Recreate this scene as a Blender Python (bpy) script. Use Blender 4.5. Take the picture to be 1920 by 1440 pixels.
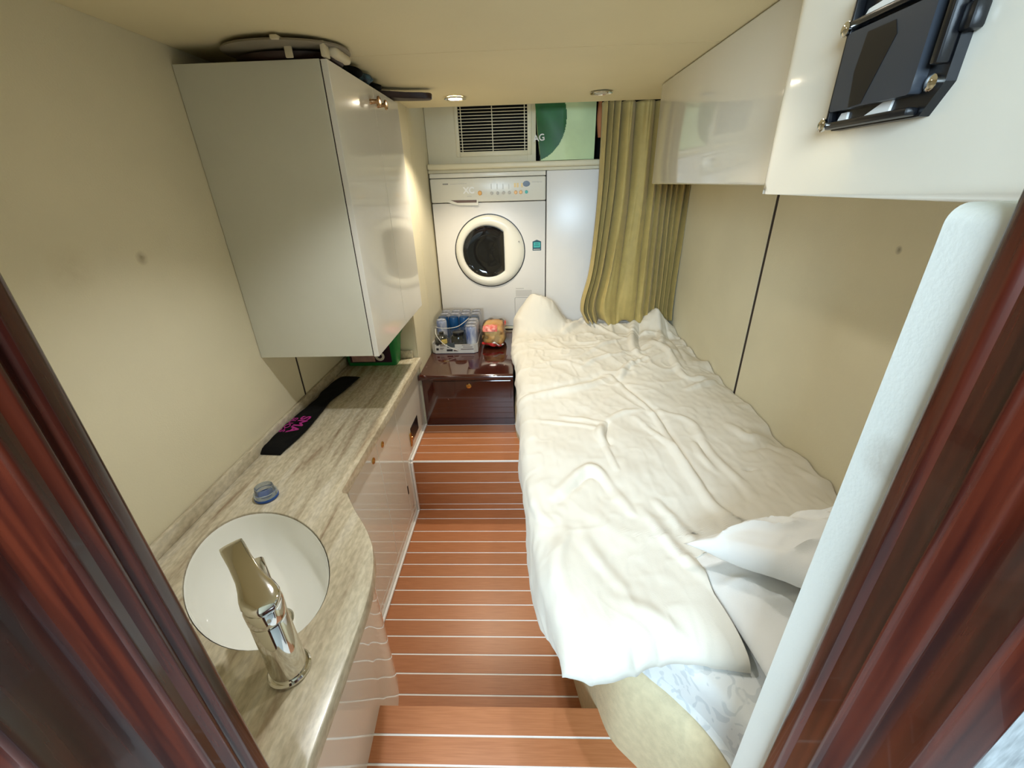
import bpy, bmesh, math, random
import numpy as np
from mathutils import Vector, Matrix, noise

for o in list(bpy.data.objects):
    bpy.data.objects.remove(o)
SC = bpy.context.scene
COL = SC.collection
PI = math.pi

# ------------------------------------------------------------------ camera
# world: x right, y into the cabin, z up; z = 0 is the sunken cabin sole
F_PX, PITCH, YAW, ROLL = 786.916, 0.446211, -0.0388197, -0.0300206
CAM = np.array([0.0, 0.0, 1.323])


def cam_axes():
    cp, sp, cy, sy = math.cos(PITCH), math.sin(PITCH), math.cos(YAW), math.sin(YAW)
    f = np.array([sy * cp, cy * cp, -sp])
    r0 = np.array([cy, -sy, 0.0])
    u0 = np.cross(r0, f)
    cr, sr = math.cos(ROLL), math.sin(ROLL)
    return cr * r0 + sr * u0, -sr * r0 + cr * u0, f


C_R, C_U, C_F = cam_axes()


def hit(u, v, ax, val):
    """photo pixel -> point on the plane ax = val (a surface the thing touches)"""
    d = C_R * (u - 960) / F_PX - C_U * (v - 720) / F_PX + C_F
    i = 'xyz'.index(ax)
    return CAM + d * ((val - CAM[i]) / d[i])


cam = bpy.data.cameras.new('camera')
cam.sensor_fit = 'HORIZONTAL'
cam.sensor_width = 36.0
cam.lens = F_PX * 36.0 / 1920.0
cam.clip_start = 0.01
camo = bpy.data.objects.new('camera', cam)
m4 = Matrix.Identity(4)
for i in range(3):
    m4[i][0], m4[i][1], m4[i][2], m4[i][3] = C_R[i], C_U[i], -C_F[i], CAM[i]
camo.matrix_world = m4
COL.objects.link(camo)
SC.camera = camo

# ------------------------------------------------------------------ light
DAY = (0.62, 0.82, 1.0)
w = bpy.data.worlds.new('world')
SC.world = w
w.use_nodes = True
w.node_tree.nodes['Background'].inputs[0].default_value = (0.72, 0.86, 1.0, 1)
w.node_tree.nodes['Background'].inputs[1].default_value = 0.4

LAMPS = [(-0.258, 1.905, True, 16.5, (1.0, 0.89, 0.70)), (0.294, 1.90, False, 0.0, None),
         (-0.26, 0.78, True, 8.8, (0.95, 0.98, 1.0)), (0.21, 0.86, True, 4.0, (1.0, 0.95, 0.86))]


def area(name, loc, target, sx, sy, watts, color):
    l = bpy.data.lights.new(name, 'AREA')
    l.shape = 'RECTANGLE'
    l.size, l.size_y, l.energy, l.color = sx, sy, watts, color
    o = bpy.data.objects.new(name, l)
    o.location = loc
    o.rotation_euler = (Vector(target) - Vector(loc)).to_track_quat('-Z', 'Y').to_euler()
    COL.objects.link(o)


# unseen daylight lamp behind the camera with an added frame (daylight_lamp_frame below)
area('daylight_lamp', (-0.42, -1.285, 1.66), (-0.42, 0.0, 1.66), 0.8, 0.6, 44.0, DAY)

SC.view_settings.view_transform = 'Standard'
SC.view_settings.look = 'None'
SC.view_settings.gamma = 1.0
SC.view_settings.use_curve_mapping = False
SC.view_settings.exposure = 0.95


# ------------------------------------------------------------------ materials
def s2l(c):
    return tuple(((x / 255) / 12.92 if x / 255 <= 0.04045 else (((x / 255) + 0.055) / 1.055) ** 2.4) for x in c)


MATS = {}


def mat(name, rgb, rough=0.5, metal=0.0, spec=0.5, coat=0.0, var=0.0, vscale=8.0, stretch=(1, 1, 1),
        bump=0.0, bscale=120.0, rgb2=None, sheen=0.0, trans=0.0, emit=0.0, rvar=0.0, alpha=1.0, sss=0.0):
    if name in MATS:
        return MATS[name]
    m = bpy.data.materials.new(name)
    m.use_nodes = True
    nt = m.node_tree
    b = nt.nodes['Principled BSDF']
    c = s2l(rgb)
    b.inputs['Base Color'].default_value = (*c, 1)
    b.inputs['Roughness'].default_value = rough
    b.inputs['Metallic'].default_value = metal
    b.inputs['Specular IOR Level'].default_value = spec
    b.inputs['Coat Weight'].default_value = coat
    b.inputs['Coat Roughness'].default_value = 0.04
    b.inputs['Sheen Weight'].default_value = sheen
    b.inputs['Transmission Weight'].default_value = trans
    b.inputs['Alpha'].default_value = alpha
    if emit:
        b.inputs['Emission Color'].default_value = (*c, 1)
        b.inputs['Emission Strength'].default_value = emit
    tc = nt.nodes.new('ShaderNodeTexCoord')
    mp = nt.nodes.new('ShaderNodeMapping')
    mp.inputs['Scale'].default_value = stretch
    nt.links.new(tc.outputs['Object'], mp.inputs['Vector'])
    n = nt.nodes.new('ShaderNodeTexNoise')
    n.inputs['Scale'].default_value = vscale
    n.inputs['Detail'].default_value = 4
    nt.links.new(mp.outputs[0], n.inputs['Vector'])
    mx = nt.nodes.new('ShaderNodeMix')
    mx.data_type = 'RGBA'
    c2 = s2l(rgb2) if rgb2 else tuple(max(0, x * (1 - var)) for x in c)
    c1 = c if rgb2 else tuple(min(1, x * (1 + var * 0.6)) for x in c)
    mx.inputs[6].default_value = (*c2, 1)
    mx.inputs[7].default_value = (*c1, 1)
    rp = nt.nodes.new('ShaderNodeValToRGB')
    rp.color_ramp.elements[0].position = 0.35
    rp.color_ramp.elements[1].position = 0.65
    nt.links.new(n.outputs['Fac'], rp.inputs[0])
    nt.links.new(rp.outputs[0], mx.inputs[0])
    nt.links.new(mx.outputs[2], b.inputs['Base Color'])
    if bump:
        n2 = nt.nodes.new('ShaderNodeTexNoise')
        n2.inputs['Scale'].default_value = bscale
        n2.inputs['Detail'].default_value = 3
        nt.links.new(tc.outputs['Object'], n2.inputs['Vector'])
        bp = nt.nodes.new('ShaderNodeBump')
        bp.inputs['Strength'].default_value = bump
        bp.inputs['Distance'].default_value = 0.002
        nt.links.new(n2.outputs['Fac'], bp.inputs['Height'])
        nt.links.new(bp.outputs[0], b.inputs['Normal'])
    MATS[name] = m
    return m


M_WALL = mat('cream_vinyl', (225, 216, 187), 0.55, var=0.05, vscale=3, bump=0.25, bscale=260)
M_CEIL = mat('ceiling_vinyl', (228, 214, 174), 0.6, var=0.03, vscale=3, bump=0.15, bscale=300)
M_GROOVE = mat('dark_groove', (38, 20, 16), 0.6, var=0.1)
M_CREAMTRIM = mat('cream_trim', (226, 216, 184), 0.4, var=0.03)
M_WHITEG = mat('white_gloss_lacquer', (240, 238, 228), 0.035, spec=0.9, coat=0.5, var=0.01)
M_GEL = mat('cream_gelcoat', (222, 216, 200), 0.09, coat=0.6, var=0.015, vscale=2)
M_CABSIDE = mat('white_laminate_matt', (212, 211, 196), 0.5, var=0.02)
M_CABDOOR = mat('white_laminate_gloss', (226, 222, 212), 0.14, coat=0.3, var=0.01)
M_WASH = mat('appliance_white', (228, 224, 218), 0.3, var=0.01)
M_WASHP = mat('appliance_plastic', (230, 226, 212), 0.28, var=0.01)
M_CHROME = mat('chrome', (222, 220, 214), 0.07, metal=1.0)
M_BRASS = mat('brass', (205, 160, 90), 0.18, metal=1.0)
M_GOLDKNOB = mat('bronze_knob', (186, 150, 112), 0.16, metal=1.0)
M_CERAMIC = mat('white_ceramic', (247, 247, 240), 0.07, coat=0.5, var=0.005)
M_BLACKP = mat('black_plastic', (16, 17, 20), 0.28, var=0.1)
M_GREYP = mat('charcoal_plastic', (52, 56, 62), 0.32, var=0.05)
M_BLACKF = mat('black_neoprene', (9, 9, 10), 0.85, var=0.2, bump=0.3, bscale=300, spec=0.2)
M_CAULK = mat('white_caulk', (238, 234, 230), 0.4, var=0.02)
M_DUVET = mat('duvet_cotton', (222, 216, 203), 0.85, var=0.02, vscale=3, bump=0.12, bscale=500, sheen=0.1, spec=0.25)
M_PILLOW = mat('pillow_cotton', (228, 227, 223), 0.85, var=0.01, bump=0.12, bscale=500, spec=0.25)
M_BEDBASE = mat('beige_upholstery', (206, 192, 156), 0.6, var=0.08, vscale=60, bump=0.3, bscale=300)
M_CURTAIN = mat('olive_curtain', (176, 154, 90), 0.7, var=0.06, vscale=30, bump=0.2, bscale=500, sheen=0.15)
M_DARK = mat('dark_void', (10, 9, 8), 0.9)
M_GREEN = mat('green_tub_plastic', (20, 128, 62), 0.35, var=0.06)
M_PURPLE = mat('purple_label', (58, 22, 52), 0.4, rgb2=(30, 12, 30), vscale=22)
M_PINKLAB = mat('pink_label', (196, 156, 150), 0.4, var=0.2, vscale=40)
M_WHITEP = mat('white_print', (232, 228, 220), 0.5)
M_PINK = mat('magenta_print', (176, 40, 136), 0.6)
M_ORANGE = mat('orange_button', (240, 170, 40), 0.3)
M_TEAL = mat('teal_sticker', (60, 176, 168), 0.4)
M_TEALD = mat('dark_teal_sticker', (22, 74, 88), 0.4)
M_GREY = mat('grey_print', (150, 146, 140), 0.5)
M_LGREY = mat('pale_grey_print', (196, 192, 186), 0.5)
M_BAGG = mat('green_bag_print', (14, 92, 22), 0.45, var=0.25, vscale=10)
M_BAGP = mat('pale_green_bag', (204, 224, 172), 0.5, var=0.05, vscale=12)
M_ORANGECL = mat('orange_cloth', (206, 130, 80), 0.7, var=0.2)
M_ALU = mat('can_lid_aluminium', (170, 172, 172), 0.3, metal=0.8)
M_CANW = mat('can_white_blue', (222, 222, 222), 0.3, rgb2=(40, 80, 150), vscale=26, stretch=(1, 1, 0.3))
M_CANB = mat('can_blue', (24, 74, 124), 0.3, var=0.3, vscale=30)
M_TRAY = mat('tray_card', (214, 208, 200), 0.6, var=0.05, vscale=40)
M_TRAYD = mat('tray_print_dark', (40, 34, 36), 0.6)
M_TRAYB = mat('tray_print_brown', (110, 88, 80), 0.6)
M_TRAYI = mat('tray_inside_navy', (32, 28, 60), 0.6)
M_JAR = mat('dark_glass_jar', (26, 28, 22), 0.08, coat=0.8)
M_YEL = mat('yellow_label', (214, 186, 84), 0.5)
M_BREAD = mat('bread_crust', (218, 180, 112), 0.45, rgb2=(190, 132, 66), vscale=16)
M_REDP = mat('red_print', (206, 52, 46), 0.35, var=0.1)
M_PALE = mat('pale_grey_cloth', (138, 129, 112), 0.7, var=0.1)
M_STRAP = mat('beige_strap', (214, 202, 174), 0.7, var=0.05)
M_BLUECL = mat('blue_patterned_cloth', (70, 104, 124), 0.7, rgb2=(20, 28, 40), vscale=60)
M_DKBROWN = mat('dark_brown_leather', (44, 22, 18), 0.5, var=0.2)
M_CARPET = mat('grey_ribbed_cover', (176, 180, 180), 0.9, var=0.3, vscale=150, stretch=(1, 1, 0.2))
M_CREAMPAINT = mat('corridor_cream', (196, 190, 170), 0.6)
M_PILASTER = mat('white_vinyl_edge', (222, 224, 216), 0.5, rgb2=(226, 227, 219), bump=0.10, bscale=260)


def teak_mat():
    m = mat('teak_plank', (178, 114, 72), 0.36, rgb2=(166, 102, 62), vscale=14, stretch=(1.0, 24, 24))
    nt = m.node_tree
    b = nt.nodes['Principled BSDF']
    mix = [n for n in nt.nodes if n.type == 'MIX'][0]
    oi = nt.nodes.new('ShaderNodeObjectInfo')
    hs = nt.nodes.new('ShaderNodeHueSaturation')
    mr = nt.nodes.new('ShaderNodeMapRange')
    mr.inputs[3].default_value, mr.inputs[4].default_value = 0.95, 1.05
    nt.links.new(oi.outputs['Random'], mr.inputs[0])
    nt.links.new(mr.outputs[0], hs.inputs['Value'])
    nt.links.new(mix.outputs[2], hs.inputs['Color'])
    nt.links.new(hs.outputs[0], b.inputs['Base Color'])
    return m


M_TEAK = teak_mat()


def mahogany(name, rgb, rgb2, rough, coat):
    m = mat(name, rgb, rough, rgb2=rgb2, vscale=10, stretch=(10, 10, 0.5), coat=coat)
    nt = m.node_tree
    b = nt.nodes['Principled BSDF']
    mix = [n for n in nt.nodes if n.type == 'MIX'][0]
    v = nt.nodes.new('ShaderNodeTexNoise')           # worn chips in the varnish
    v.inputs['Scale'].default_value = 46
    v.inputs['Detail'].default_value = 1
    tc = [n for n in nt.nodes if n.type == 'TEX_COORD'][0]
    nt.links.new(tc.outputs['Object'], v.inputs['Vector'])
    rp = nt.nodes.new('ShaderNodeValToRGB')
    rp.color_ramp.elements[0].position = 0.80
    rp.color_ramp.elements[1].position = 0.82
    nt.links.new(v.outputs['Fac'], rp.inputs[0])
    mx = nt.nodes.new('ShaderNodeMix')
    mx.data_type = 'RGBA'
    mx.inputs[7].default_value = (*s2l((200, 160, 150)), 1)
    nt.links.new(rp.outputs[0], mx.inputs[0])
    nt.links.new(mix.outputs[2], mx.inputs[6])
    nt.links.new(mx.outputs[2], b.inputs['Base Color'])
    return m


M_MAHOG = mahogany('mahogany_varnish', (78, 30, 16), (44, 13, 8), 0.24, 0.3)
M_CHEST = mahogany('mahogany_chest', (66, 27, 18), (54, 20, 14), 0.10, 0.8)


def marble():
    m = mat('travertine_top', (200, 188, 164), 0.24)
    nt = m.node_tree
    b = nt.nodes['Principled BSDF']
    tc = [n for n in nt.nodes if n.type == 'TEX_COORD'][0]
    mp = nt.nodes.new('ShaderNodeMapping')
    mp.inputs['Rotation'].default_value = (0, 0, 0.22)
    mp.inputs['Scale'].default_value = (22, 2.0, 6)
    nt.links.new(tc.outputs['Object'], mp.inputs['Vector'])
    n1 = nt.nodes.new('ShaderNodeTexNoise')
    n1.inputs['Scale'].default_value = 1.6
    n1.inputs['Detail'].default_value = 6
    n1.inputs['Distortion'].default_value = 0.6
    nt.links.new(mp.outputs[0], n1.inputs['Vector'])
    rp = nt.nodes.new('ShaderNodeValToRGB')
    e = rp.color_ramp.elements
    e[0].position, e[0].color = 0.26, (*s2l((150, 128, 104)), 1)
    e[1].position, e[1].color = 0.72, (*s2l((216, 208, 190)), 1)
    e.new(0.38).color = (*s2l((184, 170, 146)), 1)
    e.new(0.52).color = (*s2l((204, 193, 168)), 1)
    nt.links.new(n1.outputs['Fac'], rp.inputs[0])
    n2 = nt.nodes.new('ShaderNodeTexNoise')
    n2.inputs['Scale'].default_value = 90
    n2.inputs['Detail'].default_value = 4
    mp2 = nt.nodes.new('ShaderNodeMapping')
    mp2.inputs['Scale'].default_value = (1.6, 0.6, 1)
    nt.links.new(tc.outputs['Object'], mp2.inputs['Vector'])
    nt.links.new(mp2.outputs[0], n2.inputs['Vector'])
    rp2 = nt.nodes.new('ShaderNodeValToRGB')
    rp2.color_ramp.elements[0].position, rp2.color_ramp.elements[0].color = 0.35, (0.82, 0.81, 0.79, 1)
    rp2.color_ramp.elements[1].position, rp2.color_ramp.elements[1].color = 0.65, (1.08, 1.08, 1.08, 1)
    nt.links.new(n2.outputs['Fac'], rp2.inputs[0])
    mx = nt.nodes.new('ShaderNodeMix')
    mx.data_type = 'RGBA'
    mx.blend_type = 'MULTIPLY'
    mx.inputs[0].default_value = 1.0
    nt.links.new(rp.outputs[0], mx.inputs[6])
    nt.links.new(rp2.outputs[0], mx.inputs[7])
    nt.links.new(mx.outputs[2], b.inputs['Base Color'])
    return m


M_MARBLE = marble()


def brocade():
    m = mat('mattress_brocade', (206, 208, 206), 0.6, bump=0.2, bscale=400)
    nt = m.node_tree
    b = nt.nodes['Principled BSDF']
    tc = [n for n in nt.nodes if n.type == 'TEX_COORD'][0]
    nz = nt.nodes.new('ShaderNodeTexNoise')
    nz.inputs['Scale'].default_value = 26
    nz.inputs['Distortion'].default_value = 2.2
    nz.inputs['Detail'].default_value = 1
    nt.links.new(tc.outputs['Object'], nz.inputs['Vector'])
    rp = nt.nodes.new('ShaderNodeValToRGB')
    e = rp.color_ramp.elements
    e[0].position, e[0].color = 0.56, (*s2l((212, 213, 210)), 1)
    e[1].position, e[1].color = 0.61, (*s2l((194, 197, 196)), 1)
    nt.links.new(nz.outputs['Fac'], rp.inputs[0])
    nt.links.new(rp.outputs[0], b.inputs['Base Color'])
    return m


def stain(m, p, r, rgb, k):
    nt = m.node_tree
    b = nt.nodes['Principled BSDF']
    src = b.inputs['Base Color'].links[0].from_socket
    tc = [n for n in nt.nodes if n.type == 'TEX_COORD'][0]
    nz = nt.nodes.new('ShaderNodeTexNoise')
    nz.inputs['Scale'].default_value = 70
    nt.links.new(tc.outputs['Object'], nz.inputs['Vector'])
    ds = nt.nodes.new('ShaderNodeVectorMath')
    ds.operation = 'DISTANCE'
    ds.inputs[1].default_value = p
    nt.links.new(tc.outputs['Object'], ds.inputs[0])
    mr = nt.nodes.new('ShaderNodeMapRange')
    mr.inputs[1].default_value, mr.inputs[2].default_value = r * 0.2, r
    mr.inputs[3].default_value, mr.inputs[4].default_value = k, 0.0
    nt.links.new(ds.outputs['Value'], mr.inputs[0])
    ml = nt.nodes.new('ShaderNodeMath')
    ml.operation = 'MULTIPLY'
    nt.links.new(mr.outputs[0], ml.inputs[0])
    nt.links.new(nz.outputs['Fac'], ml.inputs[1])
    mx = nt.nodes.new('ShaderNodeMix')
    mx.data_type = 'RGBA'
    mx.inputs[7].default_value = (*s2l(rgb), 1)
    nt.links.new(ml.outputs[0], mx.inputs[0])
    nt.links.new(src, mx.inputs[6])
    nt.links.new(mx.outputs[2], b.inputs['Base Color'])


stain(M_WALL, hit(266, 484, 'x', -0.80), 0.016, (120, 98, 50), 1.0)
stain(M_WALL, hit(135, 505, 'x', -0.80), 0.05, (160, 138, 92), 0.25)
stain(M_WALL, hit(1685, 469, 'x', 0.79), 0.010, (90, 74, 50), 1.2)
stain(M_PILASTER, hit(1658, 868, 'x', 0.25), 0.022, (160, 146, 128), 0.8)

M_BROCADE = brocade()


def film():
    m = bpy.data.materials.new('clear_film')
    m.use_nodes = True
    nt = m.node_tree
    nt.nodes.clear()
    out = nt.nodes.new('ShaderNodeOutputMaterial')
    t = nt.nodes.new('ShaderNodeBsdfTransparent')
    g = nt.nodes.new('ShaderNodeBsdfGlossy')
    g.inputs['Roughness'].default_value = 0.12
    fr = nt.nodes.new('ShaderNodeFresnel')
    fr.inputs[0].default_value = 1.4
    ma = nt.nodes.new('ShaderNodeMath')
    ma.operation = 'MULTIPLY_ADD'
    ma.inputs[1].default_value = 1.0
    ma.inputs[2].default_value = 0.06
    mx = nt.nodes.new('ShaderNodeMixShader')
    n = nt.nodes.new('ShaderNodeTexNoise')
    n.inputs['Scale'].default_value = 40
    bp = nt.nodes.new('ShaderNodeBump')
    bp.inputs['Strength'].default_value = 0.6
    bp.inputs['Distance'].default_value = 0.01
    nt.links.new(n.outputs['Fac'], bp.inputs['Height'])
    nt.links.new(bp.outputs[0], g.inputs['Normal'])
    nt.links.new(fr.outputs[0], ma.inputs[0])
    nt.links.new(ma.outputs[0], mx.inputs[0])
    nt.links.new(t.outputs[0], mx.inputs[1])
    nt.links.new(g.outputs[0], mx.inputs[2])
    nt.links.new(mx.outputs[0], out.inputs[0])
    return m


M_FILM = film()


def clear_plastic():
    m = mat('clear_blue_plastic', (214, 226, 236), 0.08, trans=0.9)
    return m


M_CLEAR = clear_plastic()
M_BLUEP = mat('blue_plastic', (28, 76, 150), 0.25)


def washer_glass():
    m = mat('smoked_door_glass', (26, 26, 25), 0.03, coat=0.3)
    m.node_tree.nodes['Principled BSDF'].inputs['Specular IOR Level'].default_value = 0.35
    return m


M_WGLASS = washer_glass()
M_LED = mat('led_lens', (255, 244, 222), 0.4, emit=24.0)
M_LEDOFF = mat('led_lens_off', (214, 206, 190), 0.3)


# ------------------------------------------------------------------ mesh helpers
def link(name, me, m, parent=None):
    o = bpy.data.objects.new(name, me)
    COL.objects.link(o)
    if m is not None and me is not None:
        if len(me.materials) == 0:
            me.materials.append(m)
    if parent is not None:
        o.parent = parent
    return o


def obj(name, bm, m, parent=None, smooth=35):
    bmesh.ops.recalc_face_normals(bm, faces=bm.faces[:])
    me = bpy.data.meshes.new(name)
    bm.to_mesh(me)
    bm.free()
    if smooth:
        for p in me.polygons:
            p.use_smooth = True
        me.set_sharp_from_angle(angle=math.radians(smooth))
    return link(name, me, m, parent)


def tag(o, label, cat, group=None):
    o['label'] = label
    o['category'] = cat
    if group:
        o['group'] = group
    return o


def thing(name, label, cat, loc, group=None):
    o = bpy.data.objects.new(name, None)
    o.empty_display_size = 0.05
    o.location = loc
    COL.objects.link(o)
    bpy.context.view_layer.update()
    return tag(o, label, cat, group)


def part(name, bm, m, root, smooth=35):
    """a part given in world coordinates, parented to a root whose origin is only translated"""
    l, r = Vector((0, 0, 0)), root
    while r is not None:
        l += r.location
        r = r.parent
    bmesh.ops.translate(bm, verts=bm.verts[:], vec=-l)
    return obj(name, bm, m, root, smooth)


def struct(o):
    o['kind'] = 'structure'
    return o


def box(lo, hi, bev=0.0, seg=2, bm=None):
    own = bm is None
    if own:
        bm = bmesh.new()
    r = bmesh.ops.create_cube(bm, size=1)
    c = [(a + b) / 2 for a, b in zip(lo, hi)]
    s = [abs(b - a) for a, b in zip(lo, hi)]
    for v in r['verts']:
        v.co = Vector([v.co[i] * s[i] + c[i] for i in range(3)])
    if bev:
        ed = {e for v in r['verts'] for e in v.link_edges}
        bmesh.ops.bevel(bm, geom=list(ed), offset=min(bev, min(s) * 0.49), segments=seg, profile=0.5, affect='EDGES')
    return bm


def prism(pts, z0, z1, bm=None, bev=0.0, seg=2, top_only=False):
    """polygon in xy extruded in z"""
    if bm is None:
        bm = bmesh.new()
    lo = [bm.verts.new((p[0], p[1], z0)) for p in pts]
    hi = [bm.verts.new((p[0], p[1], z1)) for p in pts]
    n = len(pts)
    fs = [bm.faces.new(lo[::-1]), bm.faces.new(hi)]
    for i in range(n):
        fs.append(bm.faces.new((lo[i], lo[(i + 1) % n], hi[(i + 1) % n], hi[i])))
    if bev:
        es = [e for e in bm.edges if (e.verts[0] in hi and e.verts[1] in hi) or
              (not top_only and e.verts[0] in lo and e.verts[1] in lo)]
        bmesh.ops.bevel(bm, geom=es, offset=bev, segments=seg, profile=0.5, affect='EDGES')
    return bm


def extr_path(pts, z0, z1, bm=None):
    """open polyline in xy extruded into a vertical sheet"""
    if bm is None:
        bm = bmesh.new()
    lo = [bm.verts.new((p[0], p[1], z0)) for p in pts]
    hi = [bm.verts.new((p[0], p[1], z1)) for p in pts]
    for i in range(len(pts) - 1):
        bm.faces.new((lo[i], lo[i + 1], hi[i + 1], hi[i]))
    return bm


def lathe(prof, center, axis='z', n=32, bm=None, cap=True):
    """prof: list of (radius, offset along axis)"""
    if bm is None:
        bm = bmesh.new()
    rings = []
    for r, h in prof:
        ring = []
        for k in range(n):
            a = 2 * PI * k / n
            p = (r * math.cos(a), r * math.sin(a), h)
            if axis == 'z':
                q = p
            elif axis == 'y':          # along -y (towards the camera)
                q = (p[0], -p[2], p[1])
            else:                      # along +x
                q = (p[2], p[0], p[1])
            ring.append(bm.verts.new(Vector(q) + Vector(center)))
        rings.append(ring)
    for a, b in zip(rings, rings[1:]):
        for k in range(n):
            bm.faces.new((a[k], a[(k + 1) % n], b[(k + 1) % n], b[k]))
    if cap:
        if prof[0][0] > 1e-6:
            bm.faces.new(rings[0][::-1])
        if prof[-1][0] > 1e-6:
            bm.faces.new(rings[-1])
    bmesh.ops.remove_doubles(bm, verts=bm.verts[:], dist=1e-6)
    return bm


def tube(pts, r, n=8, bm=None):
    if bm is None:
        bm = bmesh.new()
    pts = [Vector(p) for p in pts]
    rings = []
    for i, p in enumerate(pts):
        t = (pts[min(i + 1, len(pts) - 1)] - pts[max(i - 1, 0)]).normalized()
        a = t.cross(Vector((0, 0, 1)))
        if a.length < 1e-3:
            a = t.cross(Vector((0, 1, 0)))
        a.normalize()
        b = t.cross(a)
        rr = r[i] if isinstance(r, (list, tuple)) else r
        rings.append([bm.verts.new(p + a * rr * math.cos(2 * PI * k / n) + b * rr * math.sin(2 * PI * k / n)) for k in range(n)])
    for x, y in zip(rings, rings[1:]):
        for k in range(n):
            bm.faces.new((x[k], x[(k + 1) % n], y[(k + 1) % n], y[k]))
    bm.faces.new(rings[0][::-1])
    bm.faces.new(rings[-1])
    return bm


def grid(P, bm=None, closed=False):
    """P: array (rows, cols, 3)"""
    if bm is None:
        bm = bmesh.new()
    R, Cn = P.shape[:2]
    vs = [[bm.verts.new(P[i, j]) for j in range(Cn)] for i in range(R)]
    for i in range(R - 1):
        for j in range(Cn - 1 + (1 if closed else 0)):
            k = (j + 1) % Cn
            bm.faces.new((vs[i][j], vs[i][k], vs[i + 1][k], vs[i + 1][j]))
    return bm


def grid_obj(name, P, m, parent=None, thick=0.0):
    R, Cn = P.shape[:2]
    idx = np.arange(R * Cn).reshape(R, Cn)
    q = np.stack([idx[:-1, :-1], idx[:-1, 1:], idx[1:, 1:], idx[1:, :-1]], -1).reshape(-1, 4)
    me = bpy.data.meshes.new(name)
    me.from_pydata(P.reshape(-1, 3).tolist(), [], q.tolist())
    for p in me.polygons:
        p.use_smooth = True
    o = link(name, me, m, parent)
    if thick:
        md = o.modifiers.new('solidify', 'SOLIDIFY')
        md.thickness = thick
        md.offset = 0
    return o


def text(name, body, size, loc, rx, ux, m, parent=None, depth=0.0004, bold=0.0, sx=1.0, align='CENTER'):
    """lettering lying in the plane spanned by reading direction rx and up direction ux"""
    cu = bpy.data.curves.new(name, 'FONT')
    cu.body = body
    cu.size = size
    cu.extrude = depth
    cu.offset = bold
    cu.align_x = align
    cu.align_y = 'CENTER'
    tmp = bpy.data.objects.new(name, cu)
    COL.objects.link(tmp)
    dg = bpy.context.evaluated_depsgraph_get()
    me = bpy.data.meshes.new_from_object(tmp.evaluated_get(dg))
    bpy.data.objects.remove(tmp)
    rx, ux = Vector(rx).normalized(), Vector(ux).normalized()
    nz = rx.cross(ux)
    M = Matrix(((rx.x * sx, ux.x, nz.x, loc[0]), (rx.y * sx, ux.y, nz.y, loc[1]), (rx.z * sx, ux.z, nz.z, loc[2]), (0, 0, 0, 1)))
    if parent is not None:
        M = Matrix.Translation(-parent.matrix_world.translation) @ M
    me.transform(M)
    me.materials.clear()
    return link(name, me, m, parent)


def rrect(x0, x1, z0, z1, r, n=5):
    pts = []
    for cx, cz, a0 in ((x1 - r, z1 - r, 0), (x0 + r, z1 - r, 90), (x0 + r, z0 + r, 180), (x1 - r, z0 + r, 270)):
        for k in range(n + 1):
            a = math.radians(a0 + 90 * k / n)
            pts.append((cx + r * math.cos(a), cz + r * math.sin(a)))
    return pts


def plate_y(pts, y_back, y_front, bm=None):
    """outline in xz, thin plate whose front is at y_front (< y_back)"""
    if bm is None:
        bm = bmesh.new()
    a = [bm.verts.new((p[0], y_back, p[1])) for p in pts]
    b = [bm.verts.new((p[0], y_front, p[1])) for p in pts]
    bm.faces.new(a[::-1])
    bm.faces.new(b)
    n = len(pts)
    for i in range(n):
        bm.faces.new((a[i], a[(i + 1) % n], b[(i + 1) % n], b[i]))
    return bm


def plate_x(pts, x_back, x_front, bm=None):
    """outline in yz"""
    if bm is None:
        bm = bmesh.new()
    a = [bm.verts.new((x_back, p[0], p[1])) for p in pts]
    b = [bm.verts.new((x_front, p[0], p[1])) for p in pts]
    bm.faces.new(a[::-1])
    bm.faces.new(b)
    n = len(pts)
    for i in range(n):
        bm.faces.new((a[i], a[(i + 1) % n], b[(i + 1) % n], b[i]))
    return bm


def catmull(pts, n=8):
    pts = [np.array(p, float) for p in pts]
    P = [2 * pts[0] - pts[1]] + pts + [2 * pts[-1] - pts[-2]]
    out = []
    for i in range(1, len(P) - 2):
        for k in range(n):
            t = k / n
            a, b, c, d = P[i - 1], P[i], P[i + 1], P[i + 2]
            out.append(0.5 * ((2 * b) + (-a + c) * t + (2 * a - 5 * b + 4 * c - d) * t * t + (-a + 3 * b - 3 * c + d) * t ** 3))
    out.append(pts[-1])
    return out


# vectorised gradient-ish value noise
_rs = np.random.RandomState(7)
_tab = _rs.rand(256, 256)


def vnoise(x, y):
    xi, yi = np.floor(x).astype(int), np.floor(y).astype(int)
    fx, fy = x - xi, y - yi
    fx, fy = fx * fx * fx * (fx * (6 * fx - 15) + 10), fy * fy * fy * (fy * (6 * fy - 15) + 10)
    g = lambda a, b: _tab[a % 256, b % 256]
    return ((g(xi, yi) * (1 - fx) + g(xi + 1, yi) * fx) * (1 - fy) + (g(xi, yi + 1) * (1 - fx) + g(xi + 1, yi + 1) * fx) * fy) * 2 - 1


def ridge(x, y, p=2.0):
    return (1 - np.abs(vnoise(x, y))) ** p


# ================================================================== STRUCTURE
XL, XR, ZC = -0.80, 0.79, 1.624
Y_WASH = 2.374
Z_UP, Z_NEAR = 0.266, 0.20
Y_STEP, Y_NSTEP = 1.459, 0.567
X_FRONT = -0.498         # face of the vanity cupboards
# plan line of the bunk side
BUNK = [(-0.060, 2.372), (-0.058, 1.752), (-0.036, 1.60), (-0.016, 1.459), (0.02, 1.25), (0.07, 1.02), (0.11, 0.82),
        (0.142, 0.66), (0.157, 0.567), (0.179, 0.503), (0.229, 0.450), (0.275, 0.385), (0.31, 0.276)]


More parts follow.
